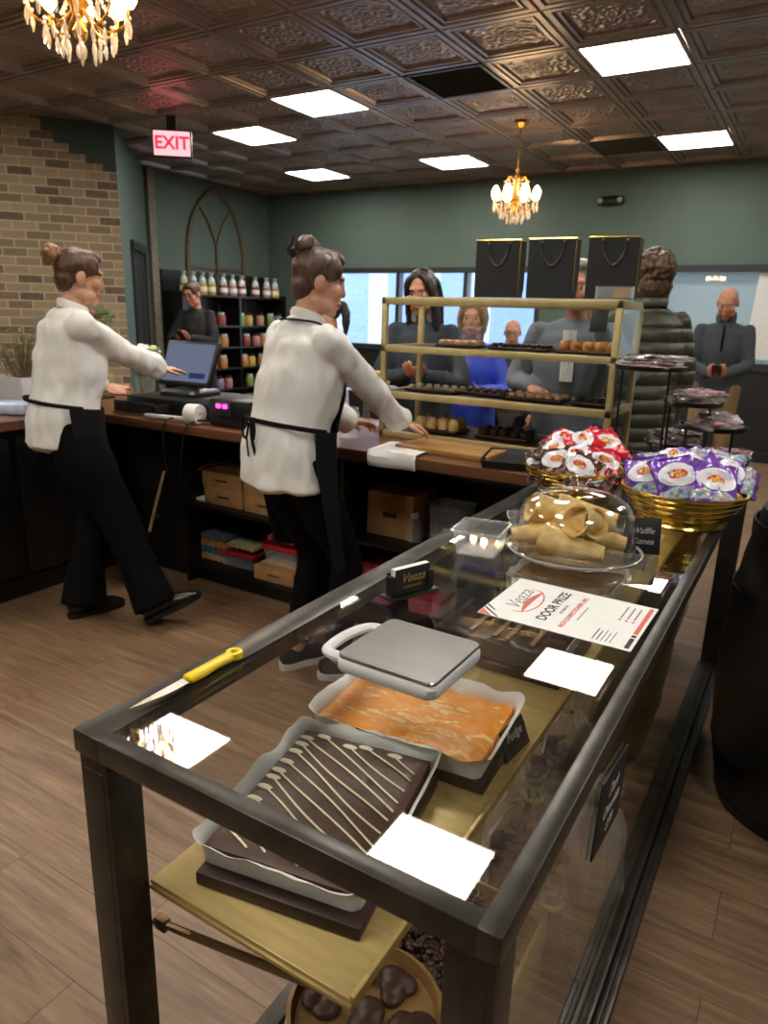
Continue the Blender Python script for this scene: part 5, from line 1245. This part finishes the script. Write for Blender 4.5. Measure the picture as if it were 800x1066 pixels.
def h_short(t_, hd, fr, hs, m, vox):
    b = MB(); hcap(b, hd, fr, hs, 1.02); b.ell(hd(0, .03, .10), (.065*hs, .05*hs, .03*hs), fr, 16, 10); put_hair(b, t_, m, vox, .004, 40, 3)
def h_bob(t_, hd, fr, hs, m, vox):
    b = MB(); hcap(b, hd, fr, hs, 1.05); b.ell(hd(0, .035, .098), (.07*hs, .05*hs, .035*hs), fr, 16, 10)
    for q in (-1, 1): b.limb([hd(q*.06, .03, .08), hd(q*.084, .01, .0), hd(q*.078, .0, -.10)], [(.025*hs, .05*hs), (.022*hs, .055*hs), (.014*hs, .045*hs)], side=fr[0], n=12)
    put_hair(b, t_, m, vox, .004, 28, 6)
def h_curly(t_, hd, fr, hs, m, vox):
    b = MB(); hcap(b, hd, fr, hs, 1.14); b.ell(hd(0, -.06, -.05), (.085*hs, .06*hs, .075*hs), fr, 16, 12); rnd = random.Random(8)
    for q in range(150):
        a = rnd.uniform(0, 6.28); e = rnd.uniform(-.5, 1); v = V((cos(a)*sqrt(1-e*e)*.088, sin(a)*sqrt(1-e*e)*.104-.03, e*.098+.03))
        if v.y > .05 and v.z < .07: continue
        b.ell(hd(*v), (.017*hs,)*3, fr, 8, 6)
    put_hair(b, t_, m, vox*.9, .004, 60, 4)
def h_fringe(t_, hd, fr, hs, m, vox):   # cropped sides under a bald crown
    b = MB(); b.ell(hd(0, -.045, -.012), (.0765*hs, .064*hs, .050*hs), fr, 20, 12); put_hair(b, t_, m, vox, .001, 40, 4)
def h_pony(t_, hd, fr, hs, m, vox):
    b = MB(); hcap(b, hd, fr, hs, 1.03); put_hair(b, t_, m, vox, .003, 28, 2)
    b = MB(); b.limb([hd(0, -.09, .03), hd(0, -.14, .0), hd(.0, -.15, -.10), hd(.0, -.13, -.22)], [.022*hs, .032*hs, .034*hs, .012*hs], n=14); put_hair(b, t_, m, vox, .005, 30, 9, 'ponytail')
def neckring(fl, r, h, m, name='collar', lift=0.0, open_=.35):
    b = MB(); c = fl['nb']; s = fl['s']; rs = []
    for k, (dr, dz) in enumerate(((.002, -.012), (.006, .012), (0.0, h), (-.006, h-.002), (-.002, .0))):
        rs.append([c+fl['R']*((r+dr)*s*sin(a))+fl['fw']*((r+dr)*s*1.02*cos(a)+.006)+fl['up']*(dz+lift-.012*cos(a))*s for a in [R(25)+(2*pi-R(50))*i/30 for i in range(31)]])
    vs = [p for r_ in rs for p in r_]; n = 31; fs = []
    for j in range(5):
        for i in range(30): a, b_ = j*n+i, ((j+1) % 5)*n+i; fs.append([a, a+1, b_+1, b_])
    fs += [[j*n for j in range(5)], [j*n+30 for j in range(5)][::-1]]
    b.add(vs, fs); return b.build(name, m, fl['t'], world=True)
def cuffs(fl, r, m):
    for q in (-1, 1):
        c, d = fl['cd%d' % q]; s = fl['s']
        MB().limb([c-d*.045*s, c-d*.02*s, c+d*.012*s], [r*s]*3, n=18, dome=.1).build('cuff', m, fl['t'], world=True)
def shell(fl, z0, z1, rx, ry, a0, a1, th=.004, name='apron', m=None, sway=V((0, 0, 0)), nz=16, flare=0.0, edge=None):
    "cloth wrapped round the figure, angles measured from straight ahead"
    b = MB(); N = 40; P = fl['t'].location; s = fl['s']; vs = []
    for lay in (0, th):
        for j in range(nz+1):
            z = z0+(z1-z0)*j/nz; u = 1-(z-z0)/(z1-z0)
            c = fl['pel']+fl['up']*((z-.93)*s) if z > .93 else fl['pel']+V((0, 0, (z-.93)*s))
            c = c+sway*u*u; e0, e1 = (a0, a1) if edge is None else edge(1-u)
            for i in range(N+1):
                a = R(e0+(e1-e0)*i/N); w = .006*sin(i*.9+z*5)*u+.004*NZ.noise(V((i*.3, z*6, 1)))
                x, y = (rx(z) if callable(rx) else rx)*s, (ry(z) if callable(ry) else ry)*s
                vs.append(c+fl['R']*((x+lay+w+flare*u)*sin(a))+fl['fw']*((y+lay+w+flare*u)*cos(a)))
    n = N+1; L = n*(nz+1); fs = []
    for j in range(nz):
        for i in range(N):
            a = j*n+i; fs += [[a, a+1, a+n+1, a+n], [L+a+n, L+a+n+1, L+a+1, L+a]]
    for j in range(nz): fs += [[j*n, (j+1)*n, L+(j+1)*n, L+j*n], [j*n+N, L+j*n+N, L+(j+1)*n+N, (j+1)*n+N]]
    for i in range(N): fs += [[i, L+i, L+i+1, i+1], [nz*n+i, nz*n+i+1, L+nz*n+i+1, L+nz*n+i]]
    return b.add(vs, fs).build(name, m, fl['t'], world=True)
def tie(fl, z, rx, ry, a0, a1, m, knot=180, name='apron_tie', bow=True):
    s = fl['s']; c = fl['pel']+fl['up']*((z-.93)*s); b = MB()
    pt = lambda a, k=1.0, dz=0: c+fl['R']*(rx*s*k*sin(R(a)))+fl['fw']*(ry*s*k*cos(R(a)))+V((0, 0, dz))
    b.limb([pt(a0+(a1-a0)*i/16) for i in range(17)], [(.009, .003)]*17, side=(0, 0, 1), n=8, sub=2)
    if bow:
        k = pt(knot, 1.05); r = fl['R']; b.ell(k, (.012, .012, .01), nu=10, nv=8)
        for q in (-1, 1):
            b.limb([k, k+r*q*.035+V((0, 0, .008))-fl['fw']*.012, k+r*q*.045+V((0, 0, -.045))-fl['fw']*.015, k+r*q*.025+V((0, 0, -.075))-fl['fw']*.012, k+r*q*.008+V((0, 0, -.012))-fl['fw']*.008], [(.006, .002)]*5, n=7, sub=3)
            b.limb([k, k+r*q*.018+V((0, 0, -.06))-fl['fw']*.012, k+r*q*.03+V((0, 0, -.14))], [(.006, .002)]*3, n=7, sub=3)
    b.build(name, m, fl['t'], world=True)
def srad(fl):
    tb = [(.0, .178, .141), (.83, .178, .141), (.97, .170, .134), (1.08, .154, .122), (1.2, .164, .132), (1.4, .160, .125)]
    def at(k):
        def g(z):
            for a, b in zip(tb, tb[1:]):
                if z <= b[0]: return (a[k]+(b[k]-a[k])*(z-a[0])/(b[0]-a[0]))*fl['f']+.010
            return tb[-1][k]*fl['f']+.01
        return g
    return at(1), at(2)
K['blouse'] = cloth('white_blouse', '#ebe8e3', .75, .015, 9, .5, .02); K['apronb'] = cloth('black_apron', '#171618', .9, .06, 20, .1, Specular_IOR_Level=.2)
K['trous'] = cloth('black_trousers', '#0c0b0c', .9, .08, 8, Specular_IOR_Level=.12); K['leather'] = mat('black_leather', '#1a1918', .25, 0, .1); K['sneaker'] = cloth('black_canvas', '#1b1b1c', .85)
K['solew'] = mat('white_rubber', '#d9d3c6', .6)
BUNM = hair_mat('dark_blonde_bun', '#6b4a2e', '#a98255')
H1 = hair_mat('brown_blonde_hair', '#33221a', '#6b4a32'); H2 = hair_mat('brown_hair', '#3b2a22', '#694c3b'); H3 = hair_mat('dark_hair', '#17110f', '#33261f')
H4 = hair_mat('blonde_hair', '#8a6c4c', '#c3a682'); H5 = hair_mat('curly_brown_hair', '#33241b', '#6e5038'); H6 = hair_mat('grey_hair', '#6b625b', '#9a9189')
BUNM = hair_mat('dark_blonde_bun', '#6b4a2e', '#a98255')
# left cashier
w = person('person at the far left in white blouse and black half apron, stepping at the till', (-2.95, 2.02), 22, 1.68, lean=9, wide=1.10, puff=1.12, legw=1.36, wr_=.017, head=(6, 10, 0),
    arms={1: dict(to=(-2.86, 2.60, 1.115), d=(.35, .9, -.05), n=(0, 0, -1), ts=-1, curl=.18, pole=(.5, -.5, -.6)), -1: dict(to=(-3.13, 2.38, 1.06), d=(.62, .75, -.25), n=(.45, -.3, .8), ts=1, curl=.16, pole=(-.7, -.2, -.6))},
    feet={-1: dict(at=(-2.87, 1.99, .085), d=(.25, 1, 0), len=1.07), 1: dict(at=(-2.49, 2.10, .105), d=(.62, .66, .42), pole=(.5, 1, 0), len=1.05)},
    top=('blouse', 'blouse'), topz=.84, legs=('trous', 'trousers', 'black'), flare=.098, shoes='leather', hair=h_bun((0, -.120, .070), .046, .007, BUNM), hairm=H1, fine=.0042)
neckring(w, .062, .026, K['blouse']); cuffs(w, .040, K['blouse'])
RX, RY = srad(w)
shell(w, .50, 1.03, RX, RY, -112, 112, .004, 'apron', K['apronb'], V((.05, .03, 0)), edge=lambda u: (-70-30*u, 70+30*u)); tie(w, 1.03, RX(1.03)+.002, RY(1.03)+.002, 80, 280, K['apronb'], bow=False)
# middle worker
w2 = person('person in white blouse and black bib apron reaching across the worktop, back to us', (-1.695, 2.095), 20, 1.665, lean=10, wide=1.10, puff=1.12, wr_=.017, head=(26, 12, 0),
    arms={1: dict(to=(-1.43, 2.57, .985), d=(.50, .72, -.22), n=(-.1, -.1, -1), ts=-1, curl=.3, pole=(.75, -.3, -.3)), -1: dict(to=(-1.72, 2.55, 1.00), d=(.45, .8, -.1), n=(.3, 0, -1), ts=1, curl=.3, pole=(-.7, -.2, -.6))},
    feet={1: dict(at=(-1.50, 2.17, .085), d=(.8, .6, 0), len=.93), -1: dict(at=(-1.70, 2.16, .085), d=(.4, .9, 0), len=.93)},
    top=('blouse', 'blouse'), topz=.83, legs=('trous', 'trousers', 'solew'), flare=.052, shoes='sneaker', hair=h_bun((0, -.070, .112), .042, .006), hairm=H2, fine=.0042)
neckring(w2, .062, .026, K['blouse']); cuffs(w2, .041, K['blouse'])
RX, RY = srad(w2)
shell(w2, .52, 1.06, RX, RY, -100, 100, .004, 'apron', K['apronb'], V((.03, .02, 0)), edge=lambda u: (-80-18*u, 80+18*u)); tie(w2, 1.06, RX(1.06)+.002, RY(1.06)+.002, 80, 280, K['apronb'], knot=180)
shell(w2, 1.06, 1.30, RX, RY, -48, 48, .004, 'apron_bib', K['apronb'], nz=8)
b = MB(); s = w2['s']; nb = w2['nb']
b.limb([nb+w2['R']*(.11*s)*sin(R(a))*(1.0)+w2['fw']*(.085*s*cos(R(a))+.002)+w2['up']*(-.012-.07*max(0, cos(R(a))))*s for a in range(-150-30, 181, 24)][:16], [(.010, .003)]*16, n=8, sub=2); b.build('neck_strap', K['apronb'], w2['t'], world=True)
b = MB()   # claw clip
for q in range(5): b.limb([w2['hd'](-.045+q*.014, -.095, .060), w2['hd'](-.055+q*.018, -.130, .090), w2['hd'](-.045+q*.016, -.128, .135)], [.007, .008, .006], n=7)
b.limb([w2['hd'](-.05, -.118, .085), w2['hd'](.02, -.122, .085)], [.012, .012], n=8, smooth=False); b.build('hair_clip', K['card'], w2['t'], world=True)
# customers -----------------------------------------------------------
K['blackcoat'] = cloth('black_coat', '#151415', .8, .06); K['denim'] = cloth('dark_denim', '#2a313c', .8, .06); K['bluej'] = cloth('royal_blue_jacket', '#2f47c4', .5, .06, 8); K['greyblue'] = cloth('grey_blue_jacket', '#646b73', .75, .05)
K['darkj'] = cloth('charcoal_jacket', '#34302f', .8, .05); K['slate'] = cloth('slate_pullover', '#3c4147', .85, .04); K['khaki'] = cloth('khaki_trousers', '#7d6242', .8, .05); K['jean'] = cloth('dark_jeans', '#262b36', .8, .06); K['pale'] = cloth('pale_top', '#c7c2cf', .8, .04)
t = NT('olive_quilted'); tc = t.n('TexCoord'); sx = t.n('SeparateXYZ', i_0=(tc, 3)); wv = t.math('ABSOLUTE', t.math('SINE', t.math('MULTIPLY', (sx, 2), 42.0))); nz = t.n('TexNoise', i_Vector=(tc, 3), i_Scale=14.0)
K['olive'] = t.surf(t.bsdf(t.ramp(nz, (.3, lin('#3a392f')), (.7, lin('#4b493c'))), .45, 0, t.math('ADD', t.math('POWER', wv, .6), t.math('MULTIPLY', nz, .3)), .8, .02))
def phone(w, q=1, d=None):
    p = (w['wr1']+w['wr-1'])*.5 if q == 0 else w['wr%d' % q]
    p = p+w['F']*.095+V((0, 0, .035)); m = frame_to(w['R'], (w['F']*.8+V((0, 0, .6))).normalized(), w['R'].cross((w['F']*.8+V((0, 0, .6))).normalized()), p)
    b = MB(); b.X = m; b.box((0, 0, 0), (.072, .148, .009), .003); o = b.build('mobile_phone', K['card'], None)
    return o
def customer(label, pos, yaw, **k): return person(label, pos, yaw, vox=.0085, **k)
def hold(pos, yaw, z, fwd, gap, H=1.7):
    a = R(yaw); F = V((sin(a), cos(a), 0)); r = V((cos(a), -sin(a), 0)); p = V((pos[0], pos[1], z))
    return {q: dict(to=p+F*fwd+r*q*gap, d=F*.55-r*q*.7+V((0, 0, .25)), n=(-r*q*.6+V((0, 0, .75))), ts=(q), curl=.4, pole=(r*q*.8-F*.4-V((0, 0, .8)))) for q in (-1, 1)}
p = (-5.62, 5.5); c = customer('person in black coat with glasses looking at a phone before the bottle shelves', p, 158, H=1.70, head=(14, 18, 0), arms=hold(p, 158, 1.16, .30, .07), top=('blackcoat', 'coat'), topz=.62, tail=1.05, puff=1.08, legs=('trous', 'trousers'), hair=h_bun((0, -.1, .03), .03), hairm=H2, skin='skinB')
o = phone(c, 0); tag(o, 'mobile phone held by the person in the black coat', 'mobile phone')
def specs(c, m='black'):
    b = MB()
    for q in (-1, 1):
        b.limb([c['hd'](q*.032+.021*cos(a), .100, .004+.016*sin(a)) for a in [2*pi*i/14 for i in range(15)]], [.0022]*15, n=6, sub=1, dome=0); b.tube([c['hd'](q*.053, .098, .008), c['hd'](q*.078, .02, .008)], .0018, 5, False)
    b.tube([c['hd'](-.011, .101, .008), c['hd'](.011, .101, .008)], .002, 5, False); b.build('glasses', K[m], c['t'], world=True)
specs(c)
p = (-3.02, 4.25); c = customer('person with dark ponytail and pale top, mostly hidden behind the aproned woman', p, 262, H=1.57, head=(0, 8, 0), arms=hold(p, 262, 1.1, .28, .08), top=('pale', 'top'), topz=.80, legs=('jean', 'jeans'), hair=h_pony, hairm=H3, skin='skinA')
b = MB(); b.limb([c['S'][1]+V((0, 0, .05)), c['chest']+c['fw']*.14, c['pel']-c['R']*.16], [(.012, .004)]*3, n=8); b.build('bag_strap', K['card'], c['t'], world=True)
p = (-1.90, 3.55); c = customer('person with long dark hair and denim jacket, hands clasped behind the display', p, 160, H=1.67, head=(10, 14, 4), arms=hold(p, 160, 1.14, .22, .05), top=('denim', 'jacket'), topz=.78, puff=1.06, legs=('jean', 'jeans'), hair=h_long, hairm=H3, skin='skinC')
shell(c, .98, 1.36, lambda z: .175, lambda z: .142, -14, 14, .004, 'inner_top', cloth('dark_inner_top', '#4d4c50', .9), nz=8)
neckring(c, .072, .06, cloth('grey_scarf', '#8a8a8c', .9), 'scarf')
p = (-1.86, 4.12); c = customer('person with fair hair in a royal blue jacket behind the display', p, 165, H=1.535, head=(0, 8, 0), arms=hold(p, 165, 1.02, .26, .1), top=('bluej', 'jacket'), topz=.72, puff=1.12, legs=('jean', 'jeans'), hair=h_bob, hairm=H4, skin='skinA')
neckring(c, .072, .06, cloth('mauve_scarf', '#8f6f8c', .9), 'scarf')
p = (-2.10, 5.4); c = customer('short balding person with glasses and dark jacket, furthest behind the display', p, 162, H=1.42, head=(0, 6, 0), top=('darkj', 'jacket'), topz=.72, puff=1.1, legs=('trous', 'trousers'), hair=h_fringe, hairm=H6, skin='skinB', sex='m'); specs(c)
p = (-1.06, 3.55); A = hold(p, 175, 1.42, .26, .10); c = customer('person in grey-blue jacket half hidden behind the gift bags, hand raised', p, 172, H=1.70, head=(0, 8, 0), arms={-1: dict(to=(-.90, 3.42, 1.40), d=(.1, -.2, .9), n=(-.3, -.8, 0), ts=-1, curl=.5, pole=(.6, .2, -.8)), 1: dict(to=(-1.20, 3.40, 1.12), d=(.3, -.6, 0), n=(0, 0, -1), ts=1, curl=.5)}, top=('greyblue', 'jacket'), topz=.72, puff=1.08, legs=('jean', 'jeans'), hair=h_short, hairm=H6, skin='skinB', sex='m')
shell(c, 1.16, 1.40, lambda z: .15, lambda z: .143, -12, 12, .004, 'shirt_front', K['paper'], nz=6)
o = MB().box((0, 0, 0), (.075, .009, .15), .003).build('mobile_phone', K['card'], None); o.location = (-.895, 3.36, 1.47); o.rotation_euler = (R(-15), 0, R(8)); tag(o, 'dark phone raised by the person in the grey-blue jacket', 'mobile phone')
p = (-.83, 4.10); c = customer('person with curly brown hair in an olive quilted jacket, seen from behind', p, 318, H=1.78, head=(8, 2, 0), top=('olive', 'quilted_jacket'), topz=.66, puff=1.2, legs=('trous', 'trousers'), hair=h_curly, hairm=H5, skin='skinA', sex='m')
neckring(c, .082, .07, K['olive'])
p = (-.72, 6.55); c = customer('bald person in a slate pullover and khaki trousers looking at a phone', p, 176, H=1.72, head=(4, 24, 0), arms=hold(p, 176, 1.06, .28, .06), top=('slate', 'pullover'), topz=.86, puff=1.04, legs=('khaki', 'trousers'), hair=h_fringe, hairm=H6, skin='skinB', sex='m')
neckring(c, .072, .06, K['slate']); shell(c, 1.22, 1.42, lambda z: .17, lambda z: .132, -3, 3, .004, 'zip', K['black'], nz=6)
o = phone(c, 0); tag(o, 'dark phone held by the bald person near the window', 'mobile phone')
# ------------------------------------------------------------------ light and camera
wd = bpy.data.worlds.new('World'); SC.world = wd; wd.use_nodes = True; nt = wd.node_tree
bg = nt.nodes['Background']; bg.inputs[0].default_value = (.72, .83, 1.0, 1); bg.inputs[1].default_value = 2.2
cam = bpy.data.cameras.new('camera'); co = bpy.data.objects.new('camera', cam); COL.objects.link(co)
f_, p_, r_, y_ = 737.2, .27248, .02837, .53857
fy = V((-sin(y_), cos(y_), 0)); rt = V((cos(y_), sin(y_), 0)); fw = fy*cos(p_)-V((0, 0, sin(p_))); u_ = V((0, 0, cos(p_)))+fy*sin(p_)
r2 = rt*cos(r_)+u_*sin(r_); u2 = u_*cos(r_)-rt*sin(r_)
co.matrix_world = frame_to(r2, u2, -fw, (0, 0, 1.45))
cam.sensor_fit = 'VERTICAL'; cam.sensor_height = 36; cam.lens = f_/1066*36; cam.clip_start = .02
cam.dof.use_dof = True; cam.dof.focus_distance = 1.25; cam.dof.aperture_fstop = 6.8
SC.camera = co
vs_ = SC.view_settings; vs_.view_transform = 'Standard'; vs_.look = 'None'; vs_.gamma = 1; vs_.use_curve_mapping = False; vs_.exposure = 1.1
SC.cycles.max_bounces = 10; SC.cycles.transparent_max_bounces = 24; SC.cycles.glossy_bounces = 5; SC.cycles.caustics_reflective = False; SC.cycles.caustics_refractive = False
SC.cycles.sample_clamp_indirect = 6; SC.cycles.use_denoising = True; SC.cycles.blur_glossy = .3
